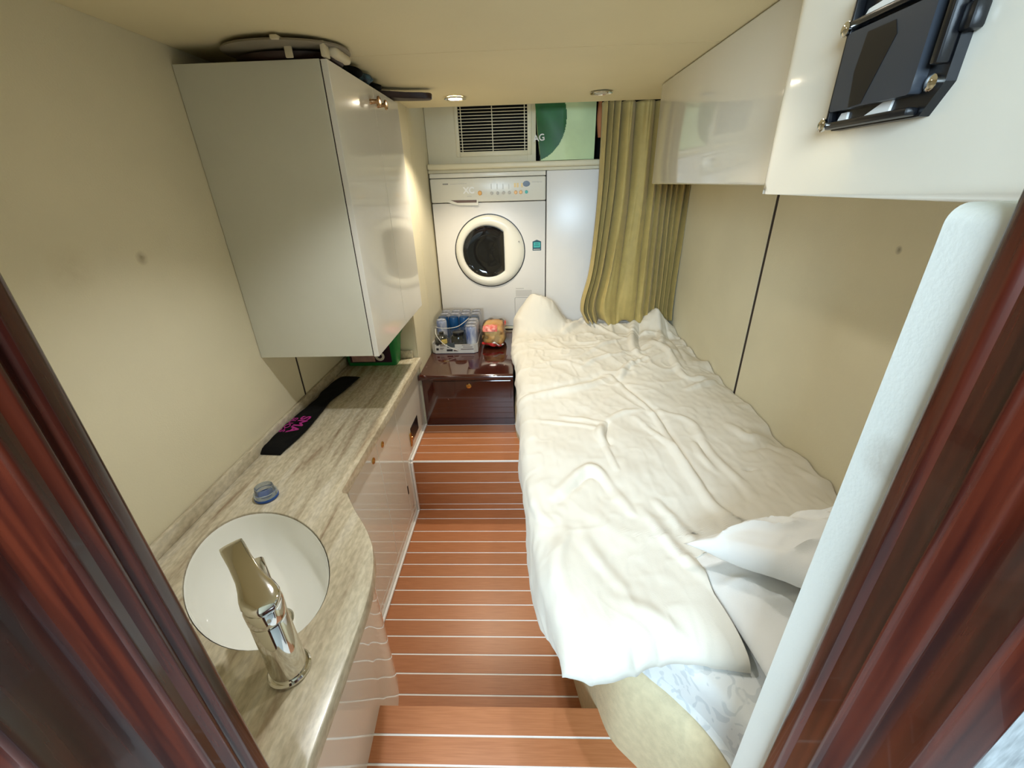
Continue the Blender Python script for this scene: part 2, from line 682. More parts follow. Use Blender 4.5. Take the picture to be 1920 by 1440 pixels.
def bunk_x(y):
    ys = [p[1] for p in BUNK][::-1]
    xs = [p[0] for p in BUNK][::-1]
    return float(np.interp(y, ys, xs))


# floor: caulk-coloured slabs with the planks laid in as pieces
bm = bmesh.new()
box((XL, 0.26, -0.03), (0.30, Y_STEP + 0.012, -0.0015), bm=bm)
box((XL, Y_STEP + 0.0015, -0.03), (0.30, 2.40, Z_UP - 0.0015), bm=bm)
box((XL, 0.0, -0.03), (0.32, Y_NSTEP - 0.0015, Z_NEAR - 0.0015), bm=bm)
floor = struct(obj('floor', bm, M_CAULK, smooth=0))
G = 0.0026


def plank(pts, z0, z1):
    o = obj('plank', prism(pts, z0, z1), M_TEAK, floor, smooth=0)
    return o


low = [1.459, 1.402, 1.327, 1.270, 1.213, 1.156, 1.099, 1.041, 0.984, 0.927, 0.870, 0.812, 0.755, 0.697, 0.640, 0.583]
XLOW = X_FRONT + 0.006
for a, b in zip(low, low[1:]):
    a2, b2 = a - G, b + G
    plank([(XLOW, b2), (bunk_x(b2) + 0.004, b2), (bunk_x(a2) + 0.004, a2), (XLOW, a2)], -0.0015, 0.0)
upl = [1.752, 1.693, 1.637, 1.580, 1.522, 1.462]
for a, b in zip(upl, upl[1:]):
    a2, b2 = a - 0.0022, b + 0.0022
    plank([(XLOW, b2), (bunk_x(b2) + 0.004, b2), (bunk_x(a2) + 0.004, a2), (XLOW, a2)], Z_UP - 0.0015, Z_UP)
for za, zb in ((0.262, 0.2055), (0.2055, 0.1500), (0.150, 0.0905), (0.0905, 0.0310), (0.031, 0.0)):
    o = obj('riser_plank', box((XLOW, Y_STEP - 0.0002, zb + 0.0024), (bunk_x(Y_STEP), Y_STEP + 0.0015, za - 0.0024)), M_TEAK, floor, smooth=0)
near = [0.567, 0.5085, 0.454, 0.398, 0.342, 0.286]
for a, b in zip(near, near[1:]):
    a2, b2 = a - (G if a < 0.56 else 0), b + G
    plank([(-0.40, b2), (bunk_x(b2) + 0.006, b2), (bunk_x(a2) + 0.006, a2), (-0.40, a2)], Z_NEAR - 0.0015, Z_NEAR)
# white nosing and skirting beads
struct(obj('trim_1', box((X_FRONT, Y_STEP - 0.003, Z_UP - 0.006), (bunk_x(1.459), Y_STEP + 0.003, Z_UP + 0.0008), 0.001), M_CAULK))
bm = box((X_FRONT, 0.905, 0.0), (X_FRONT + 0.010, Y_STEP, 0.011), 0.004)
box((X_FRONT, Y_STEP - 0.014, 0.0), (X_FRONT + 0.010, Y_STEP - 0.0006, Z_UP), 0.004, bm=bm)
box((X_FRONT, Y_STEP - 0.004, Z_UP), (X_FRONT + 0.010, 1.752, Z_UP + 0.011), 0.004, bm=bm)
struct(obj('baseboard_left', bm, M_CAULK))
struct(obj('trim_2', box((-0.372, 0.570, 0.0), (-0.364, 0.640, 0.014), 0.003), M_CREAMTRIM))
struct(obj('trim_3', box((-0.016, Y_STEP - 0.012, 0.0), (-0.006, Y_STEP - 0.001, 0.2), 0.003), M_CAULK))

# left wall
wl = struct(obj('wall_left', box((XL - 0.03, 0.24, 0.0), (XL - 0.0015, 2.42, 1.70)), M_GROOVE, smooth=0))
for y0, y1 in ((0.24, 1.3295), (1.3405, 2.42)):
    obj('panel', box((XL - 0.0015, y0, 0.0), (XL, y1, 1.70)), M_WALL, wl, smooth=0)
# right wall
wr = struct(obj('wall_right', box((XR + 0.0015, 0.24, 0.0), (XR + 0.03, 2.70, 1.80)), M_GROOVE, smooth=0))
for y0, y1 in ((0.24, 1.443), (1.459, 2.242), (2.251, 2.70)):
    obj('panel', box((XR, y0, 0.0), (XR + 0.0015, y1, 1.80)), M_WALL, wr, smooth=0)
# pier between vanity and washing machine
pier = struct(obj('wall_pier', box((XL, 1.772, 0.0), (-0.4965, 2.70, 1.80)), M_GROOVE, smooth=0))
obj('panel', box((-0.4965, 1.770, 0.0), (-0.490, 2.068, 1.80), 0.002), M_WALL, pier, smooth=0)
obj('panel', box((-0.4965, 2.071, 0.0), (-0.490, 2.70, 1.80), 0.001), M_WALL, pier, smooth=0)
obj('panel', box((XL, 1.766, 0.0), (-0.4965, 1.772, 1.80)), M_WALL, pier, smooth=0)
# far wall and the locker over the washing machine
wf = struct(obj('wall_far', box((-0.80, 2.62, 0.0), (0.82, 2.66, 1.80)), M_DARK, smooth=0))
# ceiling
ce = struct(obj('ceiling', box((-0.84, 0.24, ZC + 0.004), (0.83, 2.117, ZC + 0.03)), M_CREAMTRIM, smooth=0))
for y0, y1 in ((0.24, 1.3085), (1.3105, 2.12)):
    obj('panel', box((-0.80, y0, ZC), (0.79, y1, ZC + 0.006), 0.0015), M_CEIL, ce, smooth=0)
struct(obj('ceiling.001', box((-0.84, 2.12, 1.80), (0.83, 2.70, 1.83)), M_CREAMTRIM, smooth=0))
# bulkhead with the doorway
DX0, DX1 = -0.300, 0.250
bm = box((-1.05, 0.242, 0.0), (DX0 - 0.046, 0.268, 2.05))
struct(obj('wall_near', bm, M_WALL, smooth=0))
bm = box((DX0 - 0.004, 0.242, 1.66), (DX1 + 0.6, 0.268, 2.05))
struct(obj('wall_near.001', bm, M_CREAMPAINT, smooth=0))
pts = [(0.80, Z_NEAR), (0.80, 1.306), *[(DX1 + 0.012 - 0.012 * math.sin(a), 1.294 + 0.012 * math.cos(a)) for a in np.linspace(0, PI / 2, 9)], (DX1, Z_NEAR)]
struct(obj('wall_near.002', plate_y(pts, 0.274, 0.236), M_PILASTER, smooth=30))
struct(obj('wall_corridor', box((0.335, 0.214, 0.2), (1.05, 0.236, 2.05)), M_CARPET, smooth=0))


# door casings: extruded mahogany mouldings
def casing(name, prof, z0, z1, parent=None):
    bm = prism(prof, z0, z1)
    return struct(obj(name, bm, M_MAHOG, parent, smooth=25))


def arc(cx, cy, r, a0, a1, n=6):
    return [(cx + r * math.cos(math.radians(a0 + (a1 - a0) * k / n)), cy + r * math.sin(math.radians(a0 + (a1 - a0) * k / n))) for k in range(n + 1)]


rp = [(0.36, 0.2355)] + arc(0.258, 0.2275, 0.008, 90, 180) + arc(0.256, 0.2215, 0.006, 180, 235, 3) + \
    [(0.2545, 0.2150), (0.2545, 0.1965)] + arc(0.2560, 0.1955, 0.004, 180, 270, 4) + \
    [(0.2740, 0.1915)] + arc(0.2745, 0.1870, 0.0045, 90, 0, 4) + \
    [(0.2790, 0.1660)] + arc(0.2830, 0.1610, 0.004, 180, 270, 4) + [(0.3150, 0.1570)] + arc(0.316, 0.162, 0.005, 270, 360, 4) + [(0.321, 0.215), (0.36, 0.215)]
rp = [(p[0] - 0.0078, p[1]) for p in rp]
casing('trim_4', rp, Z_NEAR, 1.318)
lp = [(-0.40, 0.2415)] + arc(-0.308, 0.2325, 0.008, 90, 0) + arc(-0.306, 0.2270, 0.006, 0, -50, 3) + \
    [(-0.3045, 0.2205)] + arc(-0.3075, 0.2150, 0.004, 60, -60, 5) + [(-0.3085, 0.2070), (-0.3085, 0.2015)] + arc(-0.3125, 0.2005, 0.004, 0, -90, 4) + \
    [(-0.3500, 0.1965)] + arc(-0.355, 0.1915, 0.005, 90, 180, 3)[0:1] + [(-0.358, 0.1900), (-0.358, 0.150)] + arc(-0.362, 0.146, 0.004, 0, -90, 4) + [(-0.50, 0.142), (-0.50, 0.2415)]
casing('trim_5', lp, Z_NEAR, 2.0)
# corridor behind the camera
struct(obj('floor_corridor', box((-1.05, -1.30, Z_NEAR - 0.02), (1.05, 0.0, Z_NEAR - 0.002)), M_CARPET, smooth=0))
struct(obj('wall_corridor_left', box((-1.08, -1.30, 0.2), (-1.05, 0.27, 2.05)), M_MAHOG, smooth=0))
struct(obj('wall_corridor_right', box((1.05, -1.30, 0.2), (1.08, 0.27, 2.05)), M_MAHOG, smooth=0))
struct(obj('wall_corridor_back', box((-1.05, -1.33, 0.2), (1.05, -1.30, 2.05)), M_CREAMPAINT, smooth=0))
bm = bmesh.new()
for lo, hi in (((-0.88, -1.30, 1.30), (-0.82, -1.27, 2.02)), ((-0.02, -1.30, 1.30), (0.04, -1.27, 2.02)), ((-0.82, -1.30, 1.30), (-0.02, -1.27, 1.36)), ((-0.82, -1.30, 1.96), (-0.02, -1.27, 2.02))):
    box(lo, hi, 0.004, bm=bm)
struct(obj('daylight_lamp_frame', bm, M_MAHOG))  # frame added round the daylight lamp; the wall behind has no opening
struct(obj('ceiling_corridor', box((-1.08, -1.33, 2.05), (1.08, 0.27, 2.08)), M_CREAMPAINT, smooth=0))

# ================================================================== OVERHEAD LOCKERS
t = tag(obj('overhead_locker', box((0.487, 0.773, 1.305), (XR - 0.001, 1.792, ZC - 0.001), 0.006, 3), M_GEL),
        'far section of the glossy cream overhead locker above the bunk', 'locker')
t = thing('overhead_locker', 'near bulging section of glossy white overhead locker with black latch', 'locker', (0.58, 0.5, 1.30))
bm = bmesh.new()
# body with a rounded far edge and a rolled lower edge
prof = [(XR - 0.001, 0.278), (0.372, 0.278)] + [(0.372, 0.715)] + arc(0.404, 0.722, 0.032, 180, 110, 7) + [(0.487, 0.772), (XR - 0.001, 0.772)]
prism(prof, 1.297, ZC - 0.001, bm=bm, bev=0.016, seg=4)
part('body', bm, M_GEL, t, smooth=50)
# latch on the near locker (face x = 0.372)
lt = thing('slam_latch', 'black plastic latch with chrome screws on the glossy white locker', 'latch', (0.370, 0.515, 1.37))
X0 = 0.3725
bm = plate_x([(0.585, 1.368), (0.585, 1.500), (0.447, 1.500), (0.447, 1.392), (0.463, 1.368)], X0, X0 - 0.010)
part('back_plate', bm, M_BLACKP, lt, smooth=0)
bm = bmesh.new()
box((X0 - 0.020, 0.580, 1.372), (X0 - 0.010, 0.585, 1.500), 0.002, bm=bm)
box((X0 - 0.022, 0.465, 1.369), (X0 - 0.010, 0.585, 1.376), 0.002, bm=bm)
box((X0 - 0.022, 0.448, 1.405), (X0 - 0.010, 0.456, 1.500), 0.002, bm=bm)
box((X0 - 0.022, 0.448, 1.462), (X0 - 0.010, 0.585, 1.469), 0.002, bm=bm)
part('frame', bm, M_BLACKP, lt)
bm = plate_x(rrect(0.468, 0.580, 1.386, 1.458, 0.004, 3), X0 - 0.010, X0 - 0.021)
pd = part('paddle', bm, M_GREYP, lt, smooth=30)
bm = plate_x([(0.548, 1.387), (0.553, 1.420), (0.548, 1.452), (0.512, 1.452), (0.506, 1.440), (0.530, 1.388)], X0 - 0.021, X0 - 0.0215)
part('finger_recess', bm, M_BLACKP, lt, smooth=0)
bm = plate_x([(0.575, 1.376), (0.560, 1.376), (0.560, 1.384), (0.570, 1.384)], X0 - 0.010, X0 - 0.0125)
part('strike', bm, M_WHITEP, lt, smooth=0)
part('strike', plate_x([(0.535, 1.376), (0.500, 1.376), (0.498, 1.386), (0.510, 1.386)], X0 - 0.010, X0 - 0.0125), M_WHITEP, lt, smooth=0)
part('strike', plate_x([(0.575, 1.470), (0.50, 1.470), (0.50, 1.482), (0.570, 1.476)], X0 - 0.010, X0 - 0.0125), M_WHITEP, lt, smooth=0)
part('side_tab', box((X0 - 0.014, 0.437, 1.425), (X0 - 0.001, 0.449, 1.445), 0.003), M_BLACKP, lt)
for yy, zz in ((0.4585, 1.393), (0.584, 1.374), (0.584, 1.463)):
    part('screw', lathe([(0.0068, 0), (0.0068, -0.003), (0.0045, -0.0045), (0, -0.005)], (X0 - 0.010 if yy < 0.5 else X0 - 0.0205, yy, zz), 'x', 14), M_CHROME, lt)

# ================================================================== WALL CABINET
cb = thing('wall_cabinet', 'white two-door wall cabinet hanging on the left wall', 'cabinet', (-0.62, 1.45, 0.868))
X_CB = -0.458
part('body', box((XL + 0.001, 1.157, 0.868), (X_CB, 1.742, 1.588), 0.0008), M_CABSIDE, cb, smooth=0)
for y0, y1, ky in ((1.157, 1.4695, 1.432), (1.4715, 1.742, 1.498)):
    d = part('door', box((X_CB + 0.003, y0, 0.866), (X_CB + 0.018, y1, 1.587), 0.0008), M_CABDOOR, cb, smooth=0)
    k = part('knob', lathe([(0.0075, 0), (0.0068, 0.004), (0.0055, 0.018), (0.006, 0.021), (0.013, 0.0235), (0.0135, 0.027), (0.011, 0.029), (0, 0.0295)],
                           (X_CB + 0.018, ky, 1.546), 'x', 20), M_GOLDKNOB, d)
part('shadow_gap', box((X_CB, 1.160, 0.870), (X_CB + 0.003, 1.740, 1.585)), M_GROOVE, cb, smooth=0)

# ================================================================== VANITY
Z_CT = 0.62
vn = thing('vanity_cabinet', 'glossy cream vanity cupboard with curved front under the stone counter', 'cabinet', (-0.6, 1.0, 0.0))
curve = catmull([(X_FRONT, 0.905), (-0.494, 0.880), (-0.474, 0.842), (-0.438, 0.800), (-0.405, 0.755), (-0.385, 0.710), (-0.372, 0.655), (-0.366, 0.600), (-0.362, 0.560), (-0.352, 0.420), (-0.345, 0.272)], 6)
pts = [(XL + 0.001, 1.765), (X_FRONT - 0.008, 1.765), (X_FRONT - 0.008, 0.905)]
bm = prism(pts + [(XL + 0.001, 0.905)], 0.0, Z_CT - 0.032)
part('carcass', bm, M_GROOVE, vn, smooth=0)
cv = [(p[0], p[1]) for p in curve[1:]]
bm = prism(cv + [(p[0] - 0.012, p[1] - 0.004) for p in cv[::-1]], 0.0, Z_CT - 0.0315)
part('curved_front', bm, M_WHITEG, vn, smooth=40)


def vpanel(name, y0, y1, z0, z1, pr=0.0):
    return part(name, box((X_FRONT - 0.008, y0, z0), (X_FRONT + pr, y1, z1), 0.0012), M_WHITEG, vn, smooth=0)


vd = []
for y0, y1, ky in ((0.9065, 1.1455, 1.101), (1.1485, 1.365, 1.195)):
    d = vpanel('door', y0, y1, 0.055, Z_CT - 0.033)
    part('lock_button', lathe([(0.011, 0), (0.011, 0.002), (0.009, 0.004), (0.0055, 0.0045), (0.005, 0.003), (0, 0.003)], (X_FRONT, ky, 0.528), 'x', 20), M_BRASS, d)
vpanel('side_panel', 1.368, 1.765, 0.055, Z_CT - 0.033)
vpanel('plinth', 0.9065, 1.765, 0.0, 0.052)
# little hatch with brass latch beside the step
hh = part('hatch_opening', box((X_FRONT - 0.002, 1.515, 0.325), (X_FRONT + 0.0015, 1.635, 0.392), 0.001), M_BLACKP, vn, smooth=0)
part('hatch_latch', box((X_FRONT, 1.490, 0.318), (X_FRONT + 0.006, 1.512, 0.380), 0.002), M_BRASS, vn)
part('latch_bolt', box((X_FRONT + 0.002, 1.510, 0.340), (X_FRONT + 0.007, 1.524, 0.356), 0.002), M_BRASS, vn)
part('pull_slot', box((X_FRONT - 0.002, 1.366, 0.165), (X_FRONT + 0.001, 1.376, 0.205), 0.001), M_BLACKP, vn, smooth=0)

# stone counter with an oval cut-out
BC, BA, BB = np.array([-0.562, 0.603]), 0.205, 0.124
BDIR, BPER = np.array([-0.728, 0.685]), np.array([0.685, 0.728])


def ell(k, n=56, s=1.0):
    a = 2 * PI * k / n
    return BC + BDIR * BA * s * math.cos(a) + BPER * BB * s * math.sin(a)


bulge = catmull([(-0.462, 0.836), (-0.446, 0.812), (-0.413, 0.767), (-0.377, 0.722), (-0.346, 0.675), (-0.327, 0.632), (-0.313, 0.579), (-0.306, 0.526), (-0.304, 0.45), (-0.303, 0.36), (-0.302, 0.272)], 5)
outl = [(XL + 0.001, 0.272), (XL + 0.001, 1.764), (-0.480, 1.764), (-0.480, 0.848), (-0.474, 0.838)] + [(p[0], p[1]) for p in bulge]
bm = bmesh.new()
vo = [bm.verts.new((p[0], p[1], Z_CT)) for p in outl]
vi = [bm.verts.new((*ell(k), Z_CT)) for k in range(56)]
es = []
for ring in (vo, vi):
    for i in range(len(ring)):
        es.append(bm.edges.new((ring[i], ring[(i + 1) % len(ring)])))
bmesh.ops.triangle_fill(bm, edges=es, use_beauty=True)
r = bmesh.ops.extrude_face_region(bm, geom=bm.faces[:])
for v in [g for g in r['geom'] if isinstance(g, bmesh.types.BMVert)]:
    v.co.z -= 0.031
bmesh.ops.recalc_face_normals(bm, faces=bm.faces[:])
rim = [e for e in bm.edges if abs(e.verts[0].co.z - Z_CT) < 1e-6 and abs(e.verts[1].co.z - Z_CT) < 1e-6 and
       len(e.link_faces) == 2 and e.calc_face_angle() > 1.0]
bmesh.ops.bevel(bm, geom=rim, offset=0.004, segments=2, profile=0.5, affect='EDGES')
ct = tag(obj('countertop', bm, M_MARBLE, smooth=30), 'beige veined stone counter running along the left wall', 'countertop')
bm = box((XL + 0.001, 0.275, Z_CT + 0.0005), (XL + 0.013, 1.763, Z_CT + 0.036), 0.002)
obj('upstand', bm, M_MARBLE, ct)
obj('upstand', box((XL + 0.014, 1.752, Z_CT + 0.0005), (-0.512, 1.764, Z_CT + 0.036), 0.002), M_MARBLE, ct)

# basin
bs = thing('wash_basin', 'white oval ceramic basin sunk into the stone counter', 'basin', (BC[0], BC[1], 0.50))
rows = []
prof = [(0.990, -0.0045), (0.985, -0.0060), (0.98, -0.012), (0.965, -0.040), (0.92, -0.078), (0.82, -0.108), (0.66, -0.128), (0.44, -0.139), (0.22, -0.143), (0.125, -0.1445)]
for s_, dz in prof:
    ring = []
    for k in range(56):
        e = ell(k, 56, s_)
        sh = (1 - s_) * 0.12 if s_ < 1 else 0
        e = e - BDIR * sh * BA
        ring.append((e[0], e[1], Z_CT + dz))
    rows.append(ring)
P = np.array(rows)
bm = grid(P, closed=True)
part('bowl', bm, M_CERAMIC, bs, smooth=60)
dc = BC - BDIR * (0.88 * 0.12 * BA)
part('drain', lathe([(0.030, 0.0), (0.032, 0.003), (0.028, 0.005), (0.020, 0.004), (0.018, 0.001), (0, 0.0)], (dc[0], dc[1], Z_CT - 0.1465), 'z', 28), M_CHROME, bs)
stp = part('drain_plug', lathe([(0.0165, 0.0), (0.017, 0.006), (0.012, 0.009), (0, 0.0095)], (dc[0], dc[1], Z_CT - 0.144), 'z', 24), M_CHROME, bs)

# faucet
FB = np.array([-0.390, 0.405])
FD = (BC - FB) / np.linalg.norm(BC - FB)
FP = np.array([-FD[1], FD[0]])
fc = thing('basin_mixer_tap', 'chrome single-lever mixer tap standing at the basin edge', 'tap', (FB[0], FB[1], Z_CT))
c0 = (FB[0], FB[1], Z_CT)
part('base_ring', lathe([(0.0305, 0.0), (0.0325, 0.002), (0.0325, 0.006), (0.0300, 0.009), (0.0270, 0.0095)], c0, 'z', 40), M_CHROME, fc)
part('body', lathe([(0.0272, 0.005), (0.0266, 0.05), (0.0258, 0.128), (0.0250, 0.130)], c0, 'z', 40), M_CHROME, fc)
part('collar', lathe([(0.0235, 0.130), (0.0235, 0.133), (0.0262, 0.134), (0.0266, 0.137), (0.0268, 0.158), (0.0255, 0.161)], c0, 'z', 40), M_CHROME, fc)


def loft(path, name, m, root, n=20, turn=0.0):
    """sections: (distance along FD, height, half width, half height, squareness)"""
    rows = []
    for d, z, hw, hh_, sq in path:
        ring = []
        for k in range(n):
            a = 2 * PI * k / n
            ca, sa = math.cos(a), math.sin(a)
            p = 2 / sq
            wv = hw * math.copysign(abs(ca) ** p, ca)
            hv = hh_ * math.copysign(abs(sa) ** p, sa)
            ct_, st_ = math.cos(turn), math.sin(turn)
            q = FB + (FD * ct_ + FP * st_) * d + (FP * ct_ - FD * st_) * wv
            ring.append((q[0], q[1], Z_CT + z + hv))
        rows.append(ring)
    bm = grid(np.array(rows), closed=True)
    bmesh.ops.holes_fill(bm, edges=[e for e in bm.edges if e.is_boundary], sides=0)
    return part(name, bm, m, root, smooth=50)


loft([(0.0, 0.110, 0.0180, 0.020, 2.6), (0.030, 0.118, 0.0205, 0.019, 3), (0.060, 0.124, 0.0205, 0.017, 3.4), (0.095, 0.128, 0.0200, 0.014, 4), (0.122, 0.129, 0.0195, 0.012, 4), (0.125, 0.129, 0.0160, 0.010, 4)], 'spout', M_CHROME, fc)
part('aerator', lathe([(0.010, 0.0), (0.010, 0.008)], (*(FB + FD * 0.108), Z_CT + 0.110), 'z', 20), M_GREYP, fc)
loft([(-0.0262, 0.160, 0.007, 0.002, 2.2), (-0.024, 0.163, 0.0140, 0.0045, 2.4), (-0.014, 0.166, 0.0228, 0.006, 2.5), (0.0, 0.169, 0.0266, 0.008, 2.6), (0.012, 0.172, 0.0252, 0.009, 2.8), (0.024, 0.176, 0.0215, 0.0088, 3),
      (0.040, 0.182, 0.0180, 0.0075, 3.4), (0.070, 0.191, 0.0165, 0.0058, 3.8), (0.100, 0.198, 0.0168, 0.0042, 4), (0.107, 0.200, 0.0162, 0.0035, 4), (0.109, 0.2005, 0.0130, 0.0020, 3)], 'lever', M_CHROME, fc, turn=0.13)
ip = FB - FD * 0.0266
a_ = math.atan2(-FD[1], -FD[0])
bm = lathe([(0.0030, 0.0), (0.0030, 0.0012), (0, 0.0013)], (0, 0, 0), 'x', 14)
bmesh.ops.rotate(bm, verts=bm.verts[:], cent=(0, 0, 0), matrix=Matrix.Rotation(a_, 3, 'Z'))
bmesh.ops.translate(bm, verts=bm.verts[:], vec=(ip[0], ip[1], Z_CT + 0.148))
part('indicator', bm, M_WHITEP, fc)

# ---- things on the counter
# black pouch
PA, PB = np.array([-0.765, 1.005]), np.array([-0.722, 1.552])
pw = []
ax = (PB - PA) / np.linalg.norm(PB - PA)
pr = np.array([ax[1], -ax[0]])
for t_ in np.linspace(0, 1, 41):
    hw = 0.041 + 0.004 * math.sin(t_ * 9) - 0.004 * t_ + (0.007 * math.exp(-((t_ - 0.60) / 0.08) ** 2)) * -1
    e_ = min(1.0, t_ / 0.05, (1 - t_) / 0.05)
    th = (0.004 + 0.012 * (1 - 0.3 * t_)) * (0.25 + 0.75 * e_ ** 0.5)
    c = PA + ax * t_ * np.linalg.norm(PB - PA) + pr * 0.004 * math.sin(t_ * 7)
    ring = []
    for k in range(24):
        a = 2 * PI * k / 24
        ca, sa = math.cos(a), math.sin(a)
        q = c + pr * hw * math.copysign(abs(ca) ** 0.55, ca)
        wob = 0.0012 * math.sin(t_ * 40 + k)
        ring.append((q[0], q[1], max(Z_CT + 0.0006, Z_CT + 0.0006 + th * (0.5 + 0.5 * math.copysign(abs(sa) ** 0.7, sa)) + (wob if sa > 0 else 0))))
    pw.append(ring)
bm = grid(np.array(pw), closed=True)
bmesh.ops.holes_fill(bm, edges=[e for e in bm.edges if e.is_boundary], sides=0)
po = thing('pouch', 'long black fabric pouch with magenta print on the stone counter', 'pouch', (*((PA + PB) / 2), Z_CT))
part('sleeve', bm, M_BLACKF, po, smooth=60)
q = PA + ax * 0.150
zt = Z_CT + 0.0170
text('print', 'SMA', 0.046, (q[0] + 0.012, q[1], zt), (-ax[0], -ax[1], 0), (pr[0], pr[1], 0), M_PINK, po, bold=0.0010, sx=1.15)
text('print', 'SUO:S', 0.026, (q[0] - 0.020, q[1] - 0.004, zt), (-ax[0], -ax[1], 0), (pr[0], pr[1], 0), M_PINK, po, bold=0.0002, sx=1.3)
# clear cap with blue bottom
cp = hit(500, 930, 'z', Z_CT + 0.004)
cu = thing('bottle_cap', 'small clear plastic cap with a blue base on the counter', 'cap', (cp[0], cp[1], Z_CT))
c0 = (cp[0], cp[1], Z_CT + 0.0006)
part('base', lathe([(0.026, 0.0), (0.028, 0.002), (0.028, 0.007), (0.026, 0.008), (0, 0.006)], c0, 'z', 36), M_BLUEP, cu)
part('ring', lathe([(0.027, 0.0082), (0.0275, 0.015), (0.026, 0.019), (0.024, 0.020), (0.021, 0.034), (0.0195, 0.034), (0.021, 0.020), (0.020, 0.013), (0.027, 0.0082)], c0, 'z', 36, cap=False), M_CLEAR, cu)
# green tub
tb = thing('capsule_tub', 'green plastic tub with purple label under the wall cabinet', 'tub', (-0.66, 1.70, Z_CT))
T0, T1 = 1.672, 1.750


def frustum(lo, hi, z0, z1, bm=None):
    bm = bm or bmesh.new()
    n = len(lo)
    a = [bm.verts.new((p[0], p[1], z0)) for p in lo]
    b = [bm.verts.new((p[0], p[1], z1)) for p in hi]
    bm.faces.new(a[::-1])
    bm.faces.new(b)
    for i in range(n):
        bm.faces.new((a[i], a[(i + 1) % n], b[(i + 1) % n], b[i]))
    return bm


bm = frustum(rrect(-0.780, -0.566, T0, T1, 0.015, 4), rrect(-0.788, -0.548, T0 - 0.008, T1 + 0.0, 0.015, 4), Z_CT + 0.0005, Z_CT + 0.128)
part('body', bm, M_GREEN, tb)
bm = frustum(rrect(-0.789, -0.545, T0 - 0.010, T1 + 0.001, 0.015, 4), rrect(-0.789, -0.536, T0 - 0.012, T1 + 0.001, 0.015, 4), Z_CT + 0.1281, Z_CT + 0.146)
part('lid', bm, M_GREEN, tb)


def slant(x0, x1, z0, z1, off, bm=None):
    """quad on the tub's slanted front face"""
    bm = bm or bmesh.new()
    f = lambda z: T0 - 0.008 * z / 0.128 - off
    vs = [bm.verts.new((x, f(z), Z_CT + z)) for x, z in ((x0, z0), (x1, z0), (x1, z1), (x0, z1))]
    bm.faces.new(vs)
    return bm


lb = part('label', slant(-0.765, -0.582, 0.016, 0.110, 0.0008), M_PURPLE, tb, smooth=0)
part('label_strip', slant(-0.755, -0.655, 0.020, 0.058, 0.0012), M_PINKLAB, tb, smooth=0)
fz = 0.045
part('label_emblem', lathe([(0.010, 0.0), (0.013, 0.0004), (0.020, 0.0004), (0.021, 0.0)], (-0.632, T0 - 0.003 - 0.0012, Z_CT + fz), 'y', 24, cap=False), M_WHITEP, tb)

# ---- things on top of the wall cabinet
ZT = 1.589
bm = bmesh.new()
rows = []
for s_, zz in ((0.96, 0.022), (1.0, 0.024), (0.99, 0.028), (0.85, 0.0305), (0.5, 0.031), (0.02, 0.031)):
    rows.append([(-0.555 + 0.145 * s_ * math.cos(a), 1.220 + 0.118 * s_ * math.sin(a), ZT + zz + 0.002 * math.cos(a * 2)) for a in np.linspace(0, 2 * PI, 48, endpoint=False)])
hat = thing('oval_bag', 'flat pale oval bag with beige straps wedged above the cabinet', 'bag', (-0.555, 1.235, ZT))
bm = grid(np.array(rows), closed=True)
bmesh.ops.holes_fill(bm, edges=[e for e in bm.edges if e.is_boundary], sides=0)
part('top', bm, M_PALE, hat, smooth=50)
rows = []
for s_, zz in ((0.80, 0.001), (0.86, 0.004), (0.92, 0.016)):
    rows.append([(-0.555 + 0.140 * s_ * math.cos(a), 1.235 + 0.085 * s_ * math.sin(a), ZT + zz) for a in np.linspace(0, 2 * PI, 40, endpoint=False)])
bm = grid(np.array(rows), closed=True)
bmesh.ops.holes_fill(bm, edges=[e for e in bm.edges if e.is_boundary], sides=0)
part('underside', bm, M_DKBROWN, hat, smooth=50)
bm = box((-0.532, 1.098, ZT + 0.022), (-0.515, 1.152, ZT + 0.030), 0.002)
box((-0.530, 1.150, ZT - 0.001 + 0.002), (-0.513, 1.156, ZT + 0.028), 0.002, bm=bm)
part('strap', bm, M_STRAP, hat)
bm = box((-0.449, 1.150, ZT + 0.001), (-0.4385, 1.178, ZT + 0.030), 0.002)
part('strap', bm, M_STRAP, hat)
bm = box((-0.444, 1.175, ZT + 0.006), (-0.420, 1.265, ZT + 0.026), 0.009, 4)
part('rolled_edge', bm, M_STRAP, hat)


def blob(c, r, name, label, cat, m, seed, amp=0.15):
    bm = bmesh.new()
    bmesh.ops.create_icosphere(bm, subdivisions=3, radius=1)
    for v in bm.verts:
        k = 1 + amp * noise.noise(v.co * 1.8 + Vector((seed, 0, 0)))
        v.co = Vector((c[0] + v.co.x * r[0] * k, c[1] + v.co.y * r[1] * k, max(c[2] - r[2], c[2] + v.co.z * r[2] * k)))
    return tag(obj(name, bm, m, smooth=60), label, cat)


